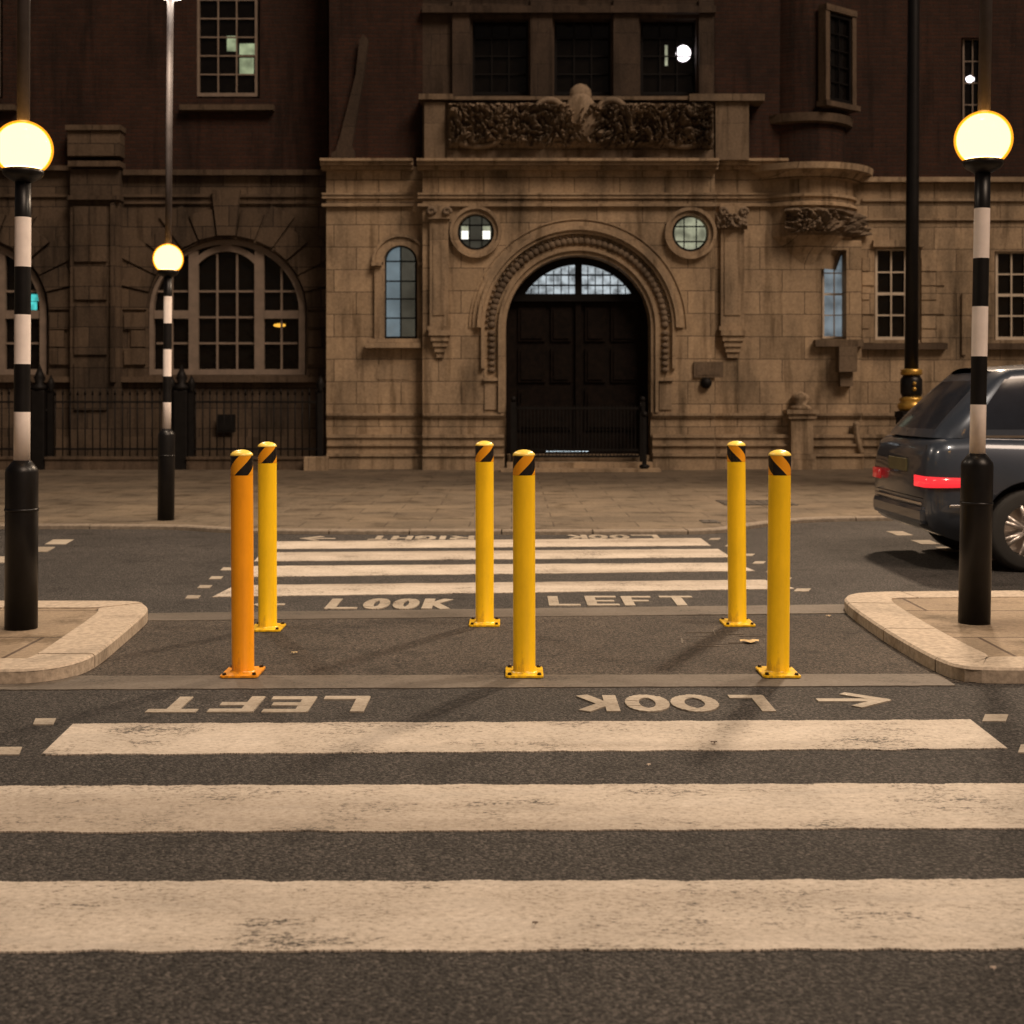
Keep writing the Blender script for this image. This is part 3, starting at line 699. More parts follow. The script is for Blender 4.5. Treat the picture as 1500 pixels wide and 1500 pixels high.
# upper left window: columns 3, rows 6
lit = [(1,3,.45,.3,1,1),(2,3,0,.62,1,1),(2,4,0,0,1,.95),(1,4,.6,0,1,.6)]
uw = grid_window(289, 378, -58, 142, YL, 3, 7, FRAME_D, bw=2.0, fw=4, lit=[(1,3,.45,.95,1,1),(1,4,.45,.0,1,.75),(2,4,.1,.3,1,.95),(2,5,.1,.05,.95,1)], litmat=LITG, sill=(265,402,155,163))
grid_window(-88, 1, -58, 142, YL, 3, 7, FRAME_D, bw=2.0, fw=4, sill=(-112,25,155,163))
grid_window(-468, -379, -58, 142, YL, 3, 7, FRAME_D, bw=2.0, fw=4)
# windows over the door
for i, (x0,x1) in enumerate(((692,774),(812,895),(938,1020))):
    ww = grid_window(x0, x1, 27, 140, YC+.35, 3, 4, FRAME_B, bw=2, recess=.25)
    if i == 2:
        g = MB(); Yb = YC+.35+.25; a = P(1001,78,Yb); g.ball((a[0], Yb+.02, a[1]), .15, 0, (1,.25,1.1)); g.build('window_glow', LITL, ww)
        g = MB(); g.slab(rect(974,978,66,96,Yb), [], Yb+.004, Yb+.016); g.build('window_glow', LITY, ww)
mb = MB()
for x0, x1 in ((660,692),(774,812),(895,938),(1020,1047)):
    bar(mb, x0+3, x1-3, 0, 145, YC+.35, .10, .02)
course(mb, 619, 1047, 12, 22, YC+.35, 0.18); course(mb, 619, 1047, -24, -12, YC+.35, 0.12)
bpart(mb, 'mullion', STONE_U)
ow_ = grid_window(1204, 1254, 24, 150, YS, 2, 5, FRAME_B, bw=1.6, recess=.0)
mb = MB(); bar(mb, 1194, 1264, 12, 21, YS, .1, .1); bar(mb, 1194, 1203, 21.4, 152, YS, .08, .1); bar(mb, 1255, 1264, 21.4, 152, YS, .08, .1); bar(mb, 1190, 1268, 152.4, 160, YS, .14, .1)
os_ = bpart(mb, 'window_surround', STONE_TD)
for o_ in (ow_, os_):
    c0 = Vector((P(1229,0,YS)[0], YS, 0)); ang = R(38); rr = .93; cc = Vector((P(1184,0,YS)[0] + rr*math.sin(ang), YS + .74 - rr*math.cos(ang), 0))
    M = Matrix.Translation(cc) @ Matrix.Rotation(ang, 4, 'Z') @ Matrix.Translation(-c0)
    o_.matrix_local = Matrix.Translation(-Vector(BLD.location)) @ M
for i, q in enumerate(upr):
    ww = grid_window(q[0]+1, q[1]-1, q[2]+1, q[3]-1, YR+.03, 2, 4, FRAME_D, bw=1.5, fw=2.5)
    if i == 0:
        g = MB(); Yb = YR+.18; a = P(1421,116,Yb); g.ball((a[0], Yb, a[1]), .085, 0, (1,.3,.8)); g.build('window_glow', LITL, ww)  # glowing spot stands in for a reflection on the pane
# right wing sash windows
for q in wins_r:
    ww = grid_window(q[0], q[1], q[2], q[3], YR, 3, 4, FRAME_W, fw=3.5, bw=2.2, recess=.12, sash=True, sill=(q[0]-26, q[1]+36, 503, 512))
ww = grid_window(1204, 1239, 367, 496, YS, 2, 4, FRAME_W, gmat=LITR, fw=2.5, bw=1.6, recess=.35, sash=True)
mb = MB(); bar(mb, 1192, 1262, 498, 508, YS, .16, .05); bar(mb, 1224, 1250, 508.5, 545, YS, .30, .02); bar(mb, 1228, 1246, 545.5, 566, YS, .18, .02); bpart(mb, 'bracket', STONE_P)
# slit window
Y = YS+.18; mb = MB(); mb.slab(arch_loop(587,24.5,383,497.5,Y), [arch_loop(587,21,383,493,Y)], Y-.03, Y+.03)
bar(mb, 586, 588, 362, 493, Y, .02, .01)
for y in (383,412,438,466): bar(mb, 566, 608, y-1, y+1, Y, .018, .008)
ww = bpart(mb, 'window', FRAME_B); g = MB(); g.slab([P(564,496,Y),P(587,496,Y),P(587,360,Y),P(575,364,Y),P(567,373,Y),P(564,383,Y)], [], Y+.032, Y+.04); g.build('pane', LITA, ww); g = MB(); g.slab([P(587.2,496,Y),P(610,496,Y),P(610,383,Y),P(607,373,Y),P(599,364,Y),P(587.2,360,Y)], [], Y+.032, Y+.04); g.build('pane', LITD, ww)
mb = MB(); arch_ring(mb, 587, 25, 37, 385, YS, YS-.10, YS+.02, 0, PI, 20); arch_ring(mb, 587, 37.3, 41, 385, YS, YS-.14, YS+.02, 0, PI, 20)
for xa, xb in ((545,560),(614,619)): bar(mb, xa, xb, 385.3, 390, YS, .15, .02)
bar(mb, 549, 562, 390.5, 496, YS, .07, .02); bar(mb, 612, 618, 390.5, 496, YS, .07, .02)
bar(mb, 541, 618, 496.5, 502, YS, .16, .02); bar(mb, 536, 618, 502.4, 510, YS, .20, .02); bar(mb, 552, 600, 534, 556, YS, .012, .01)
bpart(mb, 'window_surround', STONE_T)
# oculi
for (xc, yc, gm) in ((697,340,LITD),(1011,342,LITY)):
    mb = MB(); Y = YC
    mb.slab(circ(xc,yc,38,Y), [circ(xc,yc,33,Y)], Y-.10, Y+.02); mb.slab(circ(xc,yc,32.7,Y), [circ(xc,yc,26.8,Y)], Y-.05, Y+.2)
    ww = bpart(mb, 'round_window', STONE_T)
    fb = MB(); Yf = Y+.22; fb.slab(circ(xc,yc,27,Yf), [circ(xc,yc,23.5,Yf)], Yf-.03, Yf+.02); 
    for dx in (-9, 9): bar(fb, xc+dx-.8, xc+dx+.8, yc-22, yc+22, Yf, .015, .01)
    for dy in (-10, 12): bar(fb, xc-21, xc+21, yc+dy-1, yc+dy+1, Yf, .018, .01)
    fb.build('frame', FRAME_B, ww)
    g = MB(); g.slab(circ(xc,yc,26,Yf), [], Yf+.022, Yf+.03); g.build('pane', gm, ww)
    if xc < 800:
        for (u0,u1,v0,v1) in ((xc-21,xc-11,yc-2,yc+10),(xc+10,xc+21,yc-2,yc+10),(xc-21,xc-11,yc-9,yc-3),(xc+10,xc+21,yc-9,yc-3)):
            g = MB(); g.slab(rect(u0,u1,v0,v1,Yf), [], Yf+.012, Yf+.02); g.build('lit_pane', LITX if v0 > yc-5 else LITY, ww)
# great arch mouldings
mb = MB()
arch_ring(mb, 847, 106.3, 112, SPR, YC, YC-.05, YC+.05, 0, PI, 40, yb=604)
arch_ring(mb, 847, 112.3, 117, SPR, YC, YC-.10, YC+.02, 0, PI, 40, yb=604)
arch_ring(mb, 847, 137.3, 142, SPR, YC, YC-.09, YC+.02, 0, PI, 40, yb=540)
arch_ring(mb, 847, 142.3, 148, SPR, YC, YC-.14, YC+.02, 0, PI, 40)
arch_ring(mb, 847, 148.3, 155, SPR, YC, YC-.05, YC+.02, 0, PI, 40)
arch_ring(mb, 847, 158, 160, SPR, YC, YC-.03, YC+.02, 0, PI, 40)
for s in (-1, 1):
    x0, x1 = sorted((847+s*119, 847+s*137)); bar(mb, x0, x1, 560, 600, YC, .03, .01); bar(mb, x0-2, x1+2, 553, 558, YC, .08, .01)
bpart(mb, 'arch_surround', STONE_T)
mb = MB(); n = 46
for k in range(n):     # carved leaves round the arch band
    a = PI*(k+.5)/n
    X, Z = P(847+127*math.cos(a), SPR-127*math.sin(a), YC); 
    mb.ball((X, YC-.01, Z), .085, 0, (1, .75, 1), 1); X, Z = P(847+134*math.cos(a+.03), SPR-134*math.sin(a+.03), YC); mb.ball((X, YC-.02, Z), .035, 0, (1,1,1), 1)
for s in (-1, 1):
    for y in range(488, 550, 9):
        X, Z = P(847+s*127, y, YC); mb.ball((X, YC-.01, Z), .085, 0, (1,.75,.7), 1)
bpart(mb, 'carved_band', CARVED)
# carved relief panels
def relief(name, x0, x1, y0, y1, Y, depth, parent=BLD, seed=0, sc=7.0, curve=None, nx=260, ny=70):
    mb = MB(); a = P(x0, y1, Y); b = P(x1, y0, Y); vs = []
    for j in range(ny+1):
        for i in range(nx+1):
            u = i/nx; v = j/ny; X = a[0]+(b[0]-a[0])*u; Z = a[1]+(b[1]-a[1])*v
            p = Vector((X*sc*.5, Z*sc*.5, seed)); q = noise.noise_vector(p*.6)*1.6
            h = abs(noise.noise(p + q)); h2 = abs(noise.noise(p*2.6 + q*1.6)); h3 = abs(noise.noise(p*6)); d = depth*(1.5*min(h,.45) + 1.0*h2 + .35*h3)
            e = min(1, 12*min(u, 1-u)*(b[0]-a[0])/(b[1]-a[1]), 8*min(v, 1-v)); d *= max(0, e)
            if curve: cx, cy, r = curve; ang = -PI/2 + (X-cx)/r; vs.append((cx+(r+d)*math.cos(ang), cy+(r+d)*math.sin(ang), Z))
            else: vs.append((X, Y-d, Z))
    m = nx+1
    mb.add(vs, [(j*m+i, j*m+i+1, (j+1)*m+i+1, (j+1)*m+i) for j in range(ny) for i in range(nx)], 0, True)
    return bpart(mb, name, CARVED, parent)
# carved parapet over the door
mb = MB()
bar(mb, 619, 1047, 150, 234, YC, .0, .3)
bar(mb, 614, 664, 140, 148, YC, .16, .35); bar(mb, 664.3, 1008, 143, 148, YC, .12, .32); bar(mb, 1008.3, 1118, 140, 150, YC, .16, .35)
for x0, x1 in ((622,652),(1047.4,1096)): bar(mb, x0, x1, 150.5, 235, YC, .08, .02 if x0<1000 else .45)
bar(mb, 655, 1045, 220, 234, YC, .05, .0)
bpart(mb, 'parapet', STONE_P)
relief('carved_panel', 655, 1046, 150, 219, YC-.002, .34, seed=2.0, sc=11, nx=420, ny=110)
mb = MB()   # central cartouche and scrolls
X, Z = P(850,172,YC); mb.ball((X, YC-.1, Z), .42, 0, (.75,.45,1.1), 3); bpart(mb, 'cartouche', CARVED)
for s in (-1, 1):
    mb = MB()
    for k in range(48):
        k /= 3; a = k*.42; r = .34-.018*k; cx, cz = P(850+s*42, 170, YC); mb.ball((cx+s*r*math.cos(a), YC-.12, cz+r*math.sin(a)), .075, 0, (1,1,1), 1)
    cx, cz = P(850+s*150, 195, YC)
    bpart(mb, 'scroll', CARVED); mb = MB()
    for k in range(37):
        a = PI + PI*k/36; mb.ball((cx+.5*math.cos(a), YC-.12, cz+.28*math.sin(a)), .06, 0, (1,1,1), 1)
    bpart(mb, 'festoon', CARVED)
mb = MB(); X, Z = P(850,140,YC); mb.ball((X, YC-.05, Z), .22, 0, (1,.6,1), 2)
bpart(mb, 'finial', CARVED)
# pilasters with corbels
for (x0, x1) in ((628,659),(1053,1091)):
    Y = YC if x0 < 1000 else YS
    mb = MB(); bar(mb, x0, x1, 303.5, 322, Y, .16, .02); bar(mb, x0+2, x1-2, 322.3, 478, Y, .09, .02); bar(mb, x0+7, x1-7, 332, 462, Y, .11, .0)
    bar(mb, x0-1, x1+1, 478.3, 484, Y, .14, .02)
    for k in range(5): bar(mb, x0+1+k*2.6, x1+1-k*2.6 if x0<1000 else x1-k*2.6, 484.3+k*8, 492+k*8, Y, .20-.035*k, .02)
    bpart(mb, 'pilaster', STONE_T)
    for s in (0, 1):
        mb = MB(); xx = x0+4 if s == 0 else x1-4
        for k in range(27):
            k /= 3; a = k*.7; r = .075-.006*k; cx, cz = P(xx, 312, Y); mb.ball((cx+r*math.cos(a), Y-.18, cz+r*math.sin(a)), .04, 0, (1,1,1), 1)
        bpart(mb, 'scroll', CARVED)
relief('capital', 1048, 1095, 312, 336, YS-.13, .12, seed=5, nx=60, ny=30)
# plaque and small round vent
mb = MB(); bar(mb, 1016, 1059, 530, 553, YS-.3, .05, .0); bar(mb, 1020, 1055, 533.5, 549.5, YS-.3, .06, -.05); 
pl = bpart(mb, 'plaque', STONE_P)
mb = MB(); X, Z = P(1034,561,YC); mb.lathe([(0,-.14),(.06,-.13),(.1,-.09),(.11,0.0)], (X, YC, Z), 20, axis='y'); bpart(mb, 'round_vent', IRON)
# round corner: corbelled turret
cx, _ = P(1184, 300, YS); rT = 1.04; cyT = YS + rT - .30; A0 = -PI*0.80
def zz(y): return P(0, y, YS-.15)[1]
mb = MB(); 
prof = [(rT-.32, zz(392)), (rT-.24, zz(372)), (rT-.08, zz(352)), (rT-.02, zz(346)), (rT-.02, zz(303)), (rT+.06, zz(302)), (rT+.06, zz(298)), (rT, zz(297)), (rT, zz(290)), (rT+.05, zz(289)), (rT+.05, zz(285)), (rT-.01, zz(284)),
        (rT-.01, zz(264)), (rT+.12, zz(262)), (rT+.22, zz(254)), (rT+.34, zz(252)), (rT+.36, zz(243)), (rT+.0, zz(240))]
mb.lathe(prof, (cx, cyT, 0), 48, smooth=False, a0=A0, a1=0.35)
bpart(mb, 'turret', STONE)
xq = 750+(cx-.50)*F/(YS-.15); xr = 750+(cx+1.55)*F/(YS-.15)
relief('carved_band', xq, xr, 305, 345, YS-.15, .26, seed=9, sc=8, curve=(cx, cyT, rT-.02), nx=240, ny=50)
mb = MB(); mb.lathe([(rT-.16, zz(239.8)), (rT-.2, 16)], (cx, cyT, 0), 40, smooth=True, a0=A0, a1=0.35, cap=False)
bpart(mb, 'turret', BRICK)
mb = MB(); mb.lathe([(rT-.15, zz(180)), (rT-.04, zz(178)), (rT-.02, zz(166)), (rT-.15, zz(164))], (cx, cyT, 0), 40, smooth=False, a0=A0, a1=0, cap=False); bpart(mb, 'string_course', STONE_TD)
# pedestal and volute by the wall
mb = MB(); bar(mb, 1148, 1194, 600, 606, YS, .34, .02); bar(mb, 1151, 1191, 606.3, 613, YS, .30, .02); bar(mb, 1155, 1187, 613.4, 664, YS, .26, .02); bar(mb, 1152, 1190, 664.4, 672, YS, .30, .02)
a = P(1151,672.4,YS); b = P(1191,672.4,YS); mb.box((a[0], YS-.32, 0), (b[0], YS+.02, a[1]))
X, Z = P(1171, 600, YS); mb.lathe([(.22,Z+.002),(.2,Z+.06),(.1,Z+.1),(.17,Z+.2),(.16,Z+.27),(.0,Z+.36)], (X, YS-.1, 0), 20); 
bpart(mb, 'pedestal', STONE_T)
mb = MB()
for k in range(14):
    t = k/13; X, Z = P(1252+7*t*t, 622+40*t, YS); mb.ball((X, YS-.10, Z), .07, 0, (1,1,1), 1)
bpart(mb, 'volute', STONE_T)
# gable scrolls on the upper storey (pale obelisk shape left of the parapet)
mb = MB()
X, Z = P(505,235,YS); X2, Z2 = P(530,55,YS)
for (x0,x1,y) in ((492,522,233),):
    pass
mb.slab([P(486,235,YS), P(520,235,YS), P(520,222,YS), P(516,215,YS), P(534,110,YS), P(540,60,YS), P(533,52,YS), P(527,60,YS), P(522,110,YS), P(498,205,YS), P(492,222,YS), P(486,226,YS)], [], YS-.10, YS+.049)
bpart(mb, 'scroll_bracket', STONE_U)
# quoin blocks on the right wing near the window
mb = MB()
for k in range(6):
    y = 378+k*21; bar(mb, 1349.5, 1384 if k%2 else 1372, y, y+19, YR, .03, .01); bar(mb, 1262.5, 1280.5 if k%2 else 1274, y, y+19, YR, .03, .01)
bar(mb, 1278, 1352, 352, 362, YR, .08, .01); bar(mb, 1408, 1414, 430, 520, YR, .05, .01)
bpart(mb, 'quoin', STONE)
# --- great door
DR = YC + 0.45
mb = MB(); mb.slab(arch_loop(847,107,SPR,700,DR), [], DR+.02, DR+.12)
for s in (-1, 1):
    for (x0,x1,y0,y1) in ((10,40,450,500),(48,88,450,500),(10,40,510,560),(48,88,510,560),(10,88,570,630)):
        xa, xb = sorted((847+s*x0, 847+s*x1)); bar(mb, xa, xb, y0, y1, DR, .02, .02); bar(mb, xa+4, xb-4, y0+4, y1-4, DR, .045, .01)
bar(mb, 843, 851, 440, 690, DR, .05, .02)
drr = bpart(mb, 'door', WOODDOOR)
fl = MB(); bar(fl, 745, 949, 431, 442, DR, .12, .02); bar(fl, 842, 852, 376, 431, DR, .10, .02)
fl.slab(arch_loop(847,105,SPR,430,DR,105)[2:] if False else arch_loop(847,106.5,SPR,SPR-49,DR), [], DR+.015, DR+.018) if False else None
outer = [P(847+105.5*math.cos(a), SPR-105.5*math.sin(a), DR) for a in [R(28)+(R(152)-R(28))*k/24 for k in range(25)]]
inner = [P(847+92*math.cos(a), SPR-92*math.sin(a), DR) for a in [R(32)+(R(148)-R(32))*k/24 for k in range(25)]]
fl.slab(outer+inner[::-1], [], DR-.08, DR+.018)
for y in (403, 418): bar(fl, 847-math.sqrt(92**2-(SPR-y)**2), 847+math.sqrt(92**2-(SPR-y)**2), y-1.2, y+1.2, DR, .03, .01)
for s in (-1,1):
    for dx in range(14, 80, 11):
        yt = SPR-math.sqrt(max(0, 91**2-dx**2)); 
        if yt < 428: bar(fl, 847+s*dx-.7, 847+s*dx+.7, yt, 431, DR, .02, .008)
fl.build('fanlight_frame', FRAME_B, drr)
g = MB(); th = math.acos(51/94.0)
for s in (-1, 1):
    q = [P(847+s*5, 431, DR)] + [P(847+s*92*math.sin(a), SPR-92*math.cos(a), DR) for a in [0.055+(th-.055)*k/14 for k in range(15)]]
    g.slab(q, [], DR+.004, DR+.012)
g.build('fanlight_pane', LITW, drr)
# door steps
mb = MB()
a = P(742,0,YC); b = P(953,0,YC)
mb.box((a[0]+.01, YC-.5, 0), (b[0]-.01, YC+.6, .20)); mb.box((a[0]-.1, YC-.9, 0), (b[0]+.1, YC-.51, .10)); mb.box((a[0]+.01, YC+.0, .201), (b[0]-.01, YC+.6, .32))
bpart(mb, 'step', STONE_T)
g = MB(); g.slab(rect(800,862,659.3,661.5,YC-.02), [], YC-.012, YC-.004); g.build('light_gap', emit('light under door', (.75,.88,.95), .5), drr)
# low iron gate in front of the door
gt = tag(empty('iron_gate', (P(847,0,25.7)[0], 25.7, .2)), 'low black iron gate closed across the arched doorway', 'gate')
GY = 25.7
def gpart(mb, name): o = mb.build(name, IRON, gt); o.location = -Vector(gt.location); return o
z0 = .30; z1 = P(0,598,GY)[1]
mb = MB(); a = P(757,0,GY)[0]; b = P(936,0,GY)[0]
for z in (z0, z1, z0+.12): mb.box((a, GY-.02, z-.02), (b, GY+.02, z+.02))
nb = 34
for k in range(nb+1): x = a+(b-a)*k/nb; mb.box((x-.009, GY-.009, z0), (x+.009, GY+.009, z1+.05))
gpart(mb, 'leaf')
for x in (752, 941):
    mb = MB(); X = P(x,0,GY)[0]; mb.box((X-.05, GY-.05, .2), (X+.05, GY+.05, z1+.12)); mb.ball((X,GY,z1+.17),.06); gpart(mb, 'post')
mb = MB(); X = P(944,0,GY-.6)[0]; mb.box((X-.04, GY-.62, .1), (X+.04, GY-.54, 1.05)); mb.ball((X,GY-.58,1.1),.06); mb.tube((X,GY-.58,1.0),(X,GY,1.25),.02); mb.ball((X,GY-.58,.14),.1,0,(1,1,.5)); gpart(mb, 'handrail')
# --- railings in front of the left wing
RY = 25.95
def rail(x0, x1, label):
    t = tag(empty('iron_railing', (P(x0,0,RY)[0], RY, 0)), label, 'railing', 'black railings before the left wing')
    def rp(mb, name, mat=IRON): o = mb.build(name, mat, t); o.location = -Vector(t.location); return o
    zb = P(0,670,RY)[1]; zt = P(0,578,RY)[1]; a = P(x0,0,RY)[0]; b = P(x1,0,RY)[0]
    mb = MB(); mb.box((a, RY-.16, 0), (b, RY+.16, zb-.03)); mb.box((a, RY-.19, zb-.03), (b, RY+.19, zb+.02)); rp(mb, 'plinth', STONE_TD)
    mb = MB()
    for z in (zb+.16, zt-.14): mb.box((a, RY-.022, z-.018), (b, RY+.022, z+.018))
    n = int((b-a)/.135)
    for k in range(1, n):
        x = a+(b-a)*k/n; top = zt+random.uniform(-.01,.01); mb.tube((x,RY,zb), (x,RY,top), .012, 6); mb.tube((x,RY,top), (x,RY,top+.12), .024, 6, r2=.002)
    rp(mb, 'rail')
    for x in (a+.06, b-.06):
        mb = MB(); mb.box((x-.05,RY-.05,zb),(x+.05,RY+.05,zt+.05)); mb.lathe([(.07,zt+.05),(.04,zt+.1),(.085,zt+.18),(.05,zt+.27),(.0,zt+.38)], (x,RY,0), 12); rp(mb, 'post')
    return t
rail(-150, 46, 'black spiked iron railing section at the far left edge')
rail(70, 256, 'black spiked iron railing section between the two zebra-banded poles')
rail(276, 474, 'black spiked iron railing section beneath the large arched window')
# gap piers with heavier standards
for x, lb in ((58,'heavy black iron gate standard nearest the left edge'),(266,'heavy black iron standard just right of the far beacon pole')):
    mb = MB(); X = P(x,0,RY)[0]; mb.box((X-.13,RY-.13,0),(X+.13,RY+.13,1.55), 0, .02); mb.lathe([(.15,1.55),(.16,1.62),(.07,1.68),(.11,1.78),(.0,2.05)], (X,RY,0), 14)
    mb.tube((X,RY,1.35),(X+.25,RY-.02,1.0),.02); tag(mb.build('iron_standard', IRON), lb, 'post', 'heavy iron standards')
mb = MB(); a = P(447,0,25.7); b = P(482,0,25.7); mb.box((a[0],25.5,0.0),(b[0],25.72,.30),0,.015); tag(mb.build('stone_block', STONE_T), 'pale stone block at the right end of the railings', 'block')
mb = MB(); bar(mb, 320,345,607,633, YL-.1, .08, .0); bar(mb, 323,342,610,630, YL-.1, .095, -.08); bpart(mb, 'service_hatch', IRON)

# ------------------------------------------------------------------ zebra crossing beacons
def mk_globe_shell():
    m = bpy.data.materials.new('amber globe shell'); m.use_nodes = True; t = m.node_tree; t.nodes.clear()
    o = t.nodes.new('ShaderNodeOutputMaterial'); tr = t.nodes.new('ShaderNodeBsdfTransparent'); em = t.nodes.new('ShaderNodeEmission'); mx = t.nodes.new('ShaderNodeMixShader')
    tr.inputs[0].default_value = (1,.93,.78,1); em.inputs[0].default_value = (1,.34,.02,1); em.inputs[1].default_value = .75; mx.inputs[0].default_value = .26
    t.links.new(tr.outputs[0], mx.inputs[1]); t.links.new(em.outputs[0], mx.inputs[2]); t.links.new(mx.outputs[0], o.inputs[0]); return m
SHELL = mk_globe_shell()
GLOW = emit('glowing lamp core', (1.0,0.66,0.29), 3.4)
LAMPW = emit('white crossing lamp', (1.0,0.85,0.7), 12.0)
def make_beacon():
    root = empty('belisha_beacon')
    root.name = 'crossing_beacon'
    mb = MB(); mb.lathe([(.092,0.0),(.092,.93),(.088,.95),(.05,1.0)], n=32); mb.lathe([(.0955,.70),(.0955,.715)], n=32)
    mb.build('base_sleeve', BLACK, root)
    mb = MB(); prof = []; zs = [1.0,1.29,1.575,1.87,2.155,2.45,2.69]; 
    for j, z in enumerate(zs): prof.append((.046 if z < 2.5 else .044, z))
    mb.lathe(prof, n=28, mfun=lambda j: (1,0,1,0,1,0)[j] if j < 6 else 0); mb.build('pole', [BLACK, WHITE], root)
    mb = MB(); mb.lathe([(.05,2.66),(.10,2.69),(.115,2.71),(.115,2.735),(.09,2.74)], n=28); mb.build('collar', BLACK, root)
    n = 40; c = 2.86; r = .168; g = MB(); prof = []
    for k in range(25):
        a = -PI/2 + R(42) + (PI - R(42) - R(6))*k/24; prof.append((r*math.cos(a), c + r*math.sin(a)))
    for k_ in (1.0, .965, .935): g.lathe([(a*k_, c+(b-c)*k_) for a, b in prof], n=n, cap=False)
    gl = g.build('globe', SHELL, root)
    g = MB(); g.lathe([(max(.02, .152*math.cos(-PI/2+R(45)+(PI-R(51))*k/20)), c+.152*math.sin(-PI/2+R(45)+(PI-R(51))*k/20)) for k in range(21)], n=n, cap=False); g.build('lamp', GLOW, gl)
    mb = MB(); mb.lathe([(.022,c+.165),(.036,c+.172),(.036,5.85),(.02,5.86)], n=20); mb.build('upper_pole', GREYPOLE, root)
    mb = MB(); mb.lathe([(.02,5.86),(.10,5.88),(.17,5.93),(.17,6.0),(.08,6.06),(.0,6.08)], n=24); ln = mb.build('lantern', GREYPOLE, root)
    g = MB(); g.lathe([(.15,5.905),(.13,5.86),(.07,5.84),(.0371,5.838)], n=24, cap=False); g.build('lens', LAMPW, ln)
    return root
bc = make_beacon()
def beacon_light(x, y, z, power, size=.3, col=(1,.80,.60), tilt=(0,0,0)):
    l = bpy.data.lights.new('crossing_lamp', 'SPOT'); l.energy = power; l.color = col; l.shadow_soft_size = size; l.spot_size = R(150); l.spot_blend = .6
    o = bpy.data.objects.new('crossing_lamp', l); COL.objects.link(o); o.location = (x, y, z); o.rotation_euler = tilt; return o
blab = 'beacon poles with black and white bands'
pos = [((1427,912), HI-.004, 'beacon pole with glowing amber globe on the right island', 1.0, R(1.1)), ((31,920), HI-.004, 'beacon pole with glowing amber globe on the left island', .968, R(.25)), ((243,762), HP-.003, 'distant smaller beacon pole with amber globe on the far pavement', 1.015, R(.5))]
for i, ((x,y), z, lb, sc, ty) in enumerate(pos):
    o = bc if i == 0 else copy_tree(bc)
    X, Y = G(x, y, z); o.location = (X, Y, z); o.scale = (1, 1, sc); o.rotation_euler = (0, ty, 0)
    tag(o, lb, 'beacon', blab)
    if i == 2:
        for ch in o.children:
            if ch.name.startswith('lantern'): ch.location.z = -.13; ch.location.y = -.02; ch.scale = (1.15,1.15,1)
    beacon_light(X - (0.22 if X > 0 else -.22 if i == 1 else 0) + math.sin(ty)*5.8, Y + (-1.0 if i == 2 else .1), 5.72, (200, 110, 170)[i], .18)

# ------------------------------------------------------------------ tall street lamp post on the far pavement
LX, LY = P(1334, 0, 21.0)[0], 21.0
lp = tag(empty('lamp_post', (LX, LY, HP)), 'tall black lamp post with gold bands behind the car', 'lamp post')
def zl(y): return P(0, y, LY)[1] - HP
mb = MB(); mb.lathe([(.30,0),(.30,.06),(.235,.10),(.235,zl(612)),(.255,zl(610)),(.255,zl(603)),(.2,zl(602))], n=8, smooth=False); mb.build('base', BLACK, lp)
mb = MB(); mb.lathe([(.17,zl(601.8)),(.205,zl(598)),(.205,zl(592)),(.16,zl(589)),(.18,zl(586)),(.17,zl(583)),(.14,zl(581))], n=24)
mb.build('gold_ring', GOLD, lp); mb = MB(); mb.lathe([(.13,zl(550)),(.17,zl(548)),(.155,zl(545)),(.165,zl(542)),(.12,zl(540.5))], n=24); mb.build('gold_ring', GOLD, lp)
mb = MB(); mb.lathe([(.138,zl(580.8)),(.165,zl(576)),(.165,zl(556)),(.128,zl(550.3))], n=24); 
cs = mb.build('shaft_collar', BLACK, lp); mb = MB(); mb.ball((0,-.165,zl(570)),.035); mb.ball((0,-.165,zl(562)),.03); mb.build('ornament', GOLD, cs)
mb = MB(); mb.lathe([(.105,zl(540)),(.098,zl(300)),(.082,9.6),(.06,9.8)], n=20); mb.build('pole', BLACK, lp)
mb = MB(); mb.tube((0,0,9.7),(0,-1.2,10.1),.04); mb.lathe([(.0,10.2),(.2,10.15),(.25,10.0),(.2,9.95)], (0,-1.3,0), 20, cap=False); lh = mb.build('lantern', BLACK, lp)
mb = MB(); mb.lathe([(.2,9.945),(.12,9.9),(0,9.88)], (0,-1.3,0), 20, cap=False); mb.build('lens', LAMPW, lh)
lp.rotation_euler = (0, R(.35), 0)
l = bpy.data.lights.new('street_lamp_light', 'SPOT'); l.energy = 1700; l.color = (1,.745,.52); l.shadow_soft_size = .45; l.spot_size = R(128); l.spot_blend = .7
o = bpy.data.objects.new('street_lamp_light', l); COL.objects.link(o); o.location = (LX+.05, LY-1.35, 9.8)
o.rotation_euler = (Vector((LX+.05, LY-1.35, 9.8)) - Vector((0, 7.5, 0))).to_track_quat('Z', 'Y').to_euler()

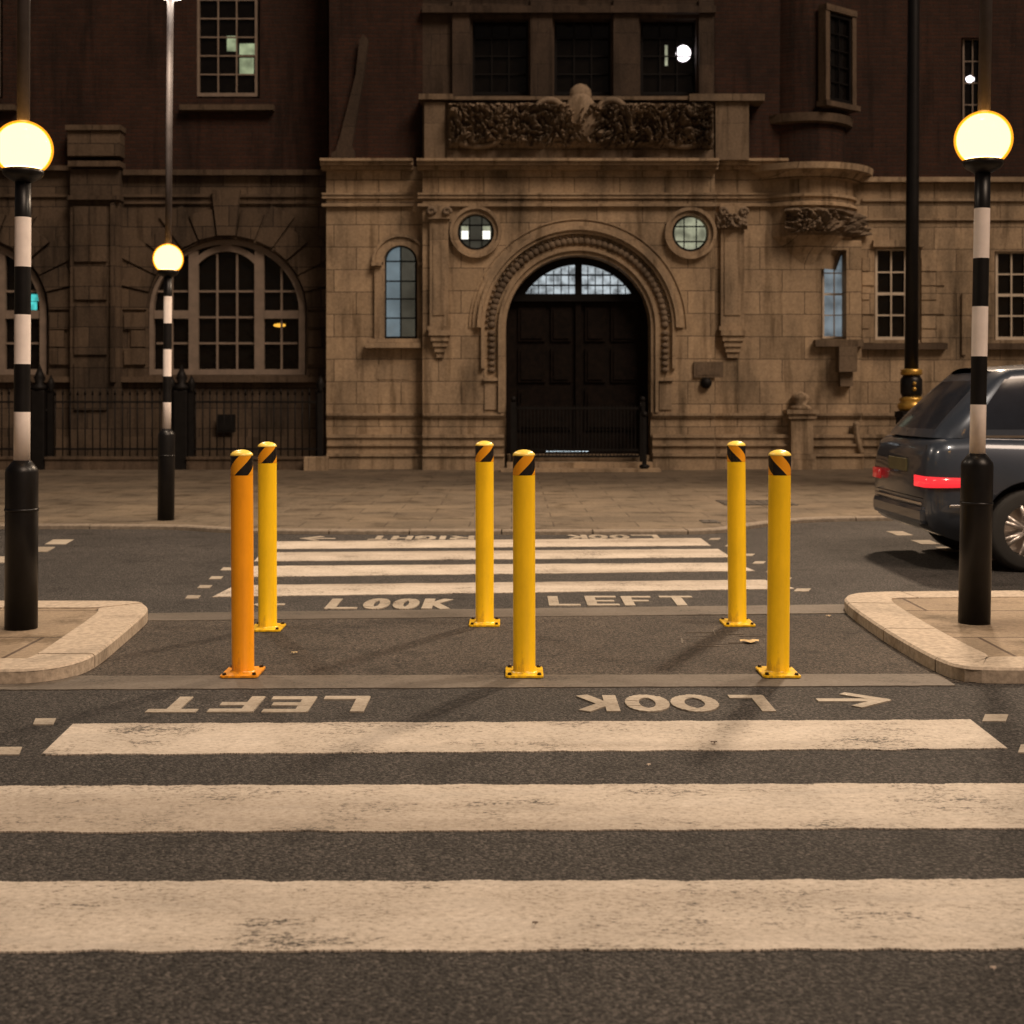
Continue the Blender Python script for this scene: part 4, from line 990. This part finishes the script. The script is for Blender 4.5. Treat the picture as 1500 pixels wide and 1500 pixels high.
# ------------------------------------------------------------------ bollards
def make_bollard(body, tape, name='bollard'):
    root = empty(name)
    mb = MB(); bm = bmesh.new(); bmesh.ops.create_cube(bm, size=1)
    for v in bm.verts: v.co = Vector((v.co.x*.19, v.co.y*.25, v.co.z*.010+.005))
    ve = [e for e in bm.edges if abs(e.verts[0].co.z-e.verts[1].co.z) > .005]
    bmesh.ops.bevel(bm, geom=ve, offset=.022, segments=5, affect='EDGES', profile=.5)
    te = [e for e in bm.edges if e.verts[0].co.z > .009 and e.verts[1].co.z > .009]
    bmesh.ops.bevel(bm, geom=te, offset=.002, segments=2, affect='EDGES'); mb.bm(bm)
    pl = mb.build('base_plate', body, root)
    for sx in (-1,1):
        for sy in (-1,1):
            b = MB(); b.lathe([(.012,.0102),(.012,.0125),(.0095,.013),(.0095,.021),(.005,.0225)], (sx*.074, sy*.100, 0), 6, smooth=False); b.build('bolt', BOLT, pl)
    mb = MB(); mb.lathe([(.066,.0102),(.060,.0135),(.0562,.020),(.0562,1.002)], n=48, cap=False); mb.build('post', body, root)
    mb = MB(); n = 96; z0, z1 = 1.0023, 1.100; r = .0566
    vs = [(r*math.cos(2*PI*k/n+PI/2), r*math.sin(2*PI*k/n+PI/2), z) for z in (z0, z1) for k in range(n+1)]
    mb.add(vs, [(k, k+1, n+2+k, n+1+k) for k in range(n)], 0, True)
    o = mb.build('reflective_band', tape, root, fix=False); uv = o.data.uv_layers.new(name='UVMap')
    for p in o.data.polygons:
        for li in p.loop_indices:
            vi = o.data.loops[li].vertex_index; uv.data[li].uv = ((vi % (n+1))/n, vi//(n+1))
    mb = MB(); mb.lathe([(.0560,1.0998),(.0572,1.1002),(.0572,1.104),(.0535,1.1115),(.045,1.119),(.032,1.1255),(.016,1.1295),(.0005,1.1308)], n=48); mb.build('domed_cap', CAPY, root)
    return root
BOLT = plain('dark bolt steel', (0.05,0.035,0.02), 0.4, metal=.7)
bA = make_bollard(YELLOW, TAPE_UP); bO = make_bollard(ORANGE, TAPE_UP); bD = make_bollard(YELLOW, TAPE_DN)
grp = 'striped bollards in two rows across the refuge'
spots = [(bO, 356, 983, 'orange front bollard, nearest the left island'), (bA, 392, 917, 'yellow rear bollard at left, behind the orange one'),
         (None, 710, 910, 'middle yellow bollard in the rear row, stripe rising to right'), (None, 768, 983, 'middle yellow bollard in the front row, stripe rising to right'),
         (bD, 1080, 910, 'rear right yellow bollard with stripe falling to the right'), (None, 1139.5, 983, 'front right yellow bollard, nearest the right island')]
for proto, x, y, lb in spots:
    if proto: o = proto
    else: o = copy_tree(bA if x < 900 else bD)
    X, Y = G(x, y, .018); o.location = (X, Y, .0045 if Y > 6.95 else .0085); tag(o, lb, 'bollard', grp)
    o.rotation_euler = (0, R({392:-.1,710:-.05,1080:-.35,356:-.35,768:-.1,1139.5:.5}.get(x,0)), 0)

# ------------------------------------------------------------------ car
car = tag(empty('car', (3.35, 11.83, 0)), 'dark blue grey estate car with lit red tail lamp at the right edge', 'car')
Lc = 4.5; W = .93; wheels_x = (.80, 3.55); WR = .335
def lerp_tab(tab, x):
    for (a, va), (b, vb) in zip(tab, tab[1:]):
        if x <= b: t = max(0, (x-a)/(b-a)); return va+(vb-va)*t
    return tab[-1][1]
hwT = [(0,.78),(.05,.85),(.15,.895),(.4,.925),(1,.93),(3.4,.93),(4.0,.90),(4.3,.82),(4.5,.62)]
topT = [(0,.92),(.04,1.02),(.12,1.07),(.4,1.09),(3.0,1.03),(3.3,1.0),(4.1,.88),(4.4,.76),(4.5,.62)]
botT = [(0,.42),(.06,.32),(.25,.24),(4.0,.22),(4.4,.28),(4.5,.36)]
st = [0,.02,.05,.1,.16]+[.16+k*.06 for k in range(1,70)]+[4.36,4.42,4.46,4.49,4.5]
st = sorted(set(round(s,3) for s in st if s <= 4.5))
mb = MB(); rows = []
for x in st:
    hw = lerp_tab(hwT, x); tp = lerp_tab(topT, x); zb = lerp_tab(botT, x); za = zb
    for wx in wheels_x:
        d = abs(x-wx)
        if d < WR+.055: za = max(za, WR+math.sqrt((WR+.055)**2-d*d))
    half = [(0, zb), (hw-.26, zb), (hw-.26, za), (hw-.02, za), (hw, max(za+.01, .50)), (hw, max(za+.02,.64)), (hw-.012, max(za+.03,.80)), (hw-.03, max(za+.04,tp-.10)), (hw-.075, tp-.025), (hw-.15, tp), (0, tp+.02)]
    rows.append([(x, y, z) for y, z in half] + [(x, -y, z) for y, z in half[-2:0:-1]])
m = len(rows[0]); vs = [p for r in rows for p in r]
fs = [(i*m+j, i*m+(j+1)%m, (i+1)*m+(j+1)%m, (i+1)*m+j) for i in range(len(rows)-1) for j in range(m)]
fs += [tuple(range(m)), tuple((len(rows)-1)*m+j for j in reversed(range(m)))]
mb.add(vs, fs, 0, True)
body = mb.build('body', CARPAINT, car)
# greenhouse
nr = 8
def gh(x, v):   # v 0 belt .. 1 roof : returns half width, z ; x station 0..1 from rear to front
    zbelt = 1.075; zroof = 1.66 - .10*max(0, x-.5)**1.5*2; z = zbelt + (zroof-zbelt)*v
    rear = .10 + .52*v**1.15; front = 3.25 - 1.15*v
    hw = .80 - .15*v**1.6
    return rear, front, hw, z
secs = {'body': MB(), 'side_window': [MB() for _ in range(6)], 'rear_window': MB(), 'windscreen': MB()}
nu = 40; grid = []
for j in range(nr+1):
    v = j/nr; rear, front, hw, z = gh(.5, v); ring = []
    for i in range(nu+1): u = i/nu; ring.append((rear+(front-rear)*u, -hw*(1-.35*max(0,(abs(u-.5)*2-.86)/.14)**2*0.5), z - .05*v*abs(u-.45)*2))
    grid.append(ring)
for sgn in (1, -1):
    for j in range(nr):
        for i in range(nu):
            q = [grid[j][i], grid[j][i+1], grid[j+1][i+1], grid[j+1][i]]; q = [(a, b*sgn, c) for a, b, c in q]; u = (i+.5)/nu
            glass = 1 <= j < nr-1 and not (u < .075 or .29 < u < .325 or .60 < u < .635 or u > .95)
            (secs['side_window'][(0 if sgn > 0 else 3)+(0 if u < .3 else 1 if u < .62 else 2)] if glass else secs['body']).add(q, [(0,1,2,3)], 0, True)
for j in range(nr):
    for (i, nm) in ((0,'rear_window'),(nu,'windscreen')):
        a = grid[j][i]; b = grid[j+1][i]; k = .12
        sgn = -1 if i == 0 else 1; bul = .05
        ya = -a[1]; yb = -b[1]
        for (s0, s1, tgt) in ((-1,-1+k,'body'),(-1+k,0,nm),(0,1-k,nm),(1-k,1,'body')):
            def pt(p, y, s): return (p[0]+sgn*bul*(1-s*s), y*s, p[2])
            tg = tgt if 1 <= j < nr-1 else 'body'
            secs[tg].add([pt(a,ya,s0),pt(a,ya,s1),pt(b,yb,s1),pt(b,yb,s0)], [(0,1,2,3)], 0, True)
top = grid[-1]; nb_ = 8
for i in range(nu):
    for k in range(nb_):
        s0 = -1+2*k/nb_; s1 = -1+2*(k+1)/nb_
        def rp_(p, s): return (p[0] + (-.05 if p is top[0] else .05 if p is top[-1] else 0)*(1-s*s), p[1]*s, p[2]+.045*(1-s*s))
        secs['body'].add([rp_(top[i],s0),rp_(top[i+1],s0),rp_(top[i+1],s1),rp_(top[i],s1)], [(0,1,2,3)], 0, True)
secs['body'].build('cabin', CARPAINT, car)
for q in secs['side_window']: q.build('side_window', CARGLASS, car)
for nm in ('rear_window','windscreen'): secs[nm].build(nm, CARGLASS, car)
for wx in wheels_x:
    for s in (-1, 1):
        yc = s*.80
        mb = MB(); mb.lathe([(.21,-.10),(.29,-.105),(.325,-.09),(WR,-.06),(WR,.06),(.325,.09),(.29,.105),(.21,.10)], (wx, yc, WR), 40, axis='y', cap=False)
        wh = mb.build('wheel', RUBBER, car)
        mb = MB(); mb.lathe([(.225,-.095),(.215,-.075),(.205,.0),(.215,.075),(.225,.095)], (wx, yc, WR), 36, axis='y', cap=False)
        yo = yc+s*.07
        for k in range(7):
            a = 2*PI*k/7
            for da in (-.12,.12): mb.tube((wx+.05*math.cos(a),yo+s*.0,WR+.05*math.sin(a)), (wx+.215*math.cos(a+da),yo+s*.015,WR+.215*math.sin(a+da)), .018, 6)
        mb.lathe([(.0,-.02),(.055,-.015),(.055,.03)], (wx, yo, WR), 16, axis='y'); mb.lathe([(.0,0),(.2,0)], (wx, yc, WR), 24, axis='y', cap=False)
        mb.build('rim', RIM, wh)
# tail lamps wrap the rear corners
for s in (-1, 1):
    mb = MB(); pth = []
    for x in (.012,.03,.06,.10,.15,.21,.27,.33): pth.append((x, lerp_tab(hwT, x)+.006))
    pth = [(-.006, .52), (-.004,.66), (.0,.785)] + pth
    vs = []; 
    for (x, y) in pth:
        t_ = max(0, x)/.33; vs += [(x-.004, s*y, .675+.012*t_), (x-.004, s*y, .765-.006*t_)]
    mb.add(vs, [(2*k, 2*k+2, 2*k+3, 2*k+1) for k in range(len(pth)-1)], 0, True)
    o = mb.build('tail_lamp', TAIL if s < 0 else TAIL_DIM, car, fix=False)
    sol = o.modifiers.new('t', 'SOLIDIFY'); sol.thickness = .012; sol.offset = 1 if s < 0 else -1
mb = MB()
for x in (1.28, 2.28, 3.18):
    for s in (-1,1):
        for z0_, z1_ in ((.36,.62),(.62,.98)):
            mb.add([(x-.003,s*.9315,z0_),(x+.003,s*.9315,z0_),(x+.003,s*(.9315 if z1_<.7 else .913),z1_),(x-.003,s*(.9315 if z1_<.7 else .913),z1_)], [(0,1,2,3)])
for s in (-1,1): mb.tube((.004,s*.70,.58),(.03,s*.70,1.02),.004,6)
mb.tube((.0,-.70,.58),(.0,.70,.58),.004,6)
mb.build('panel_gap', IRON, car, fix=False)
mb = MB(); mb.tube((.10,0,1.10),(.26,-.42,1.24),.009,6); mb.ball((.10,0,1.10),.03); mb.build('wiper', IRON, car)
# bumper strips, plate, handles, mirrors, exhaust
mb = MB()
for (x0, x1, z) in ((.14, .44, .535), (1.2,3.1,.40)):
    for s in (-1,1): mb.box((x0, s*.935-.008, z-.012), (x1, s*.935+.008, z+.012), 0, .004)
mb.box((-.02,-.7,.525),(.0,.7,.55),0,.004)
for s in (-1,1): mb.box((.42, s*.815-.008, 1.078), (3.1, s*.815+.008, 1.098))
mb.build('chrome_strip', CHROME, car)
mb = MB(); mb.box((-.018,-.26,.78),(.002,.26,.89),0,.004); mb.build('number_plate', plain('plate', (.09,.075,.03), .5), car)
for s in (-1,1):
    for x in (1.45, 2.45): mb = MB(); mb.box((x, s*.945-.015, .93), (x+.2, s*.945+.015, .955), 0, .006); mb.build('door_handle', CHROME, car)
    mb = MB(); mb.ball((2.95, s*1.02, 1.10), .11, 0, (.7,1,.75)); mb.build('mirror', CARPAINT, car)
    mb = MB(); mb.ball((4.28, s*.66, .68), .16, 0, (.9,1,.5)); mb.build('headlight', CHROME, car)
mb = MB(); mb.box((-.03,-.76,.36),(.10,.76,.52),0,.045); mb.build('bumper', CARPAINT, car)
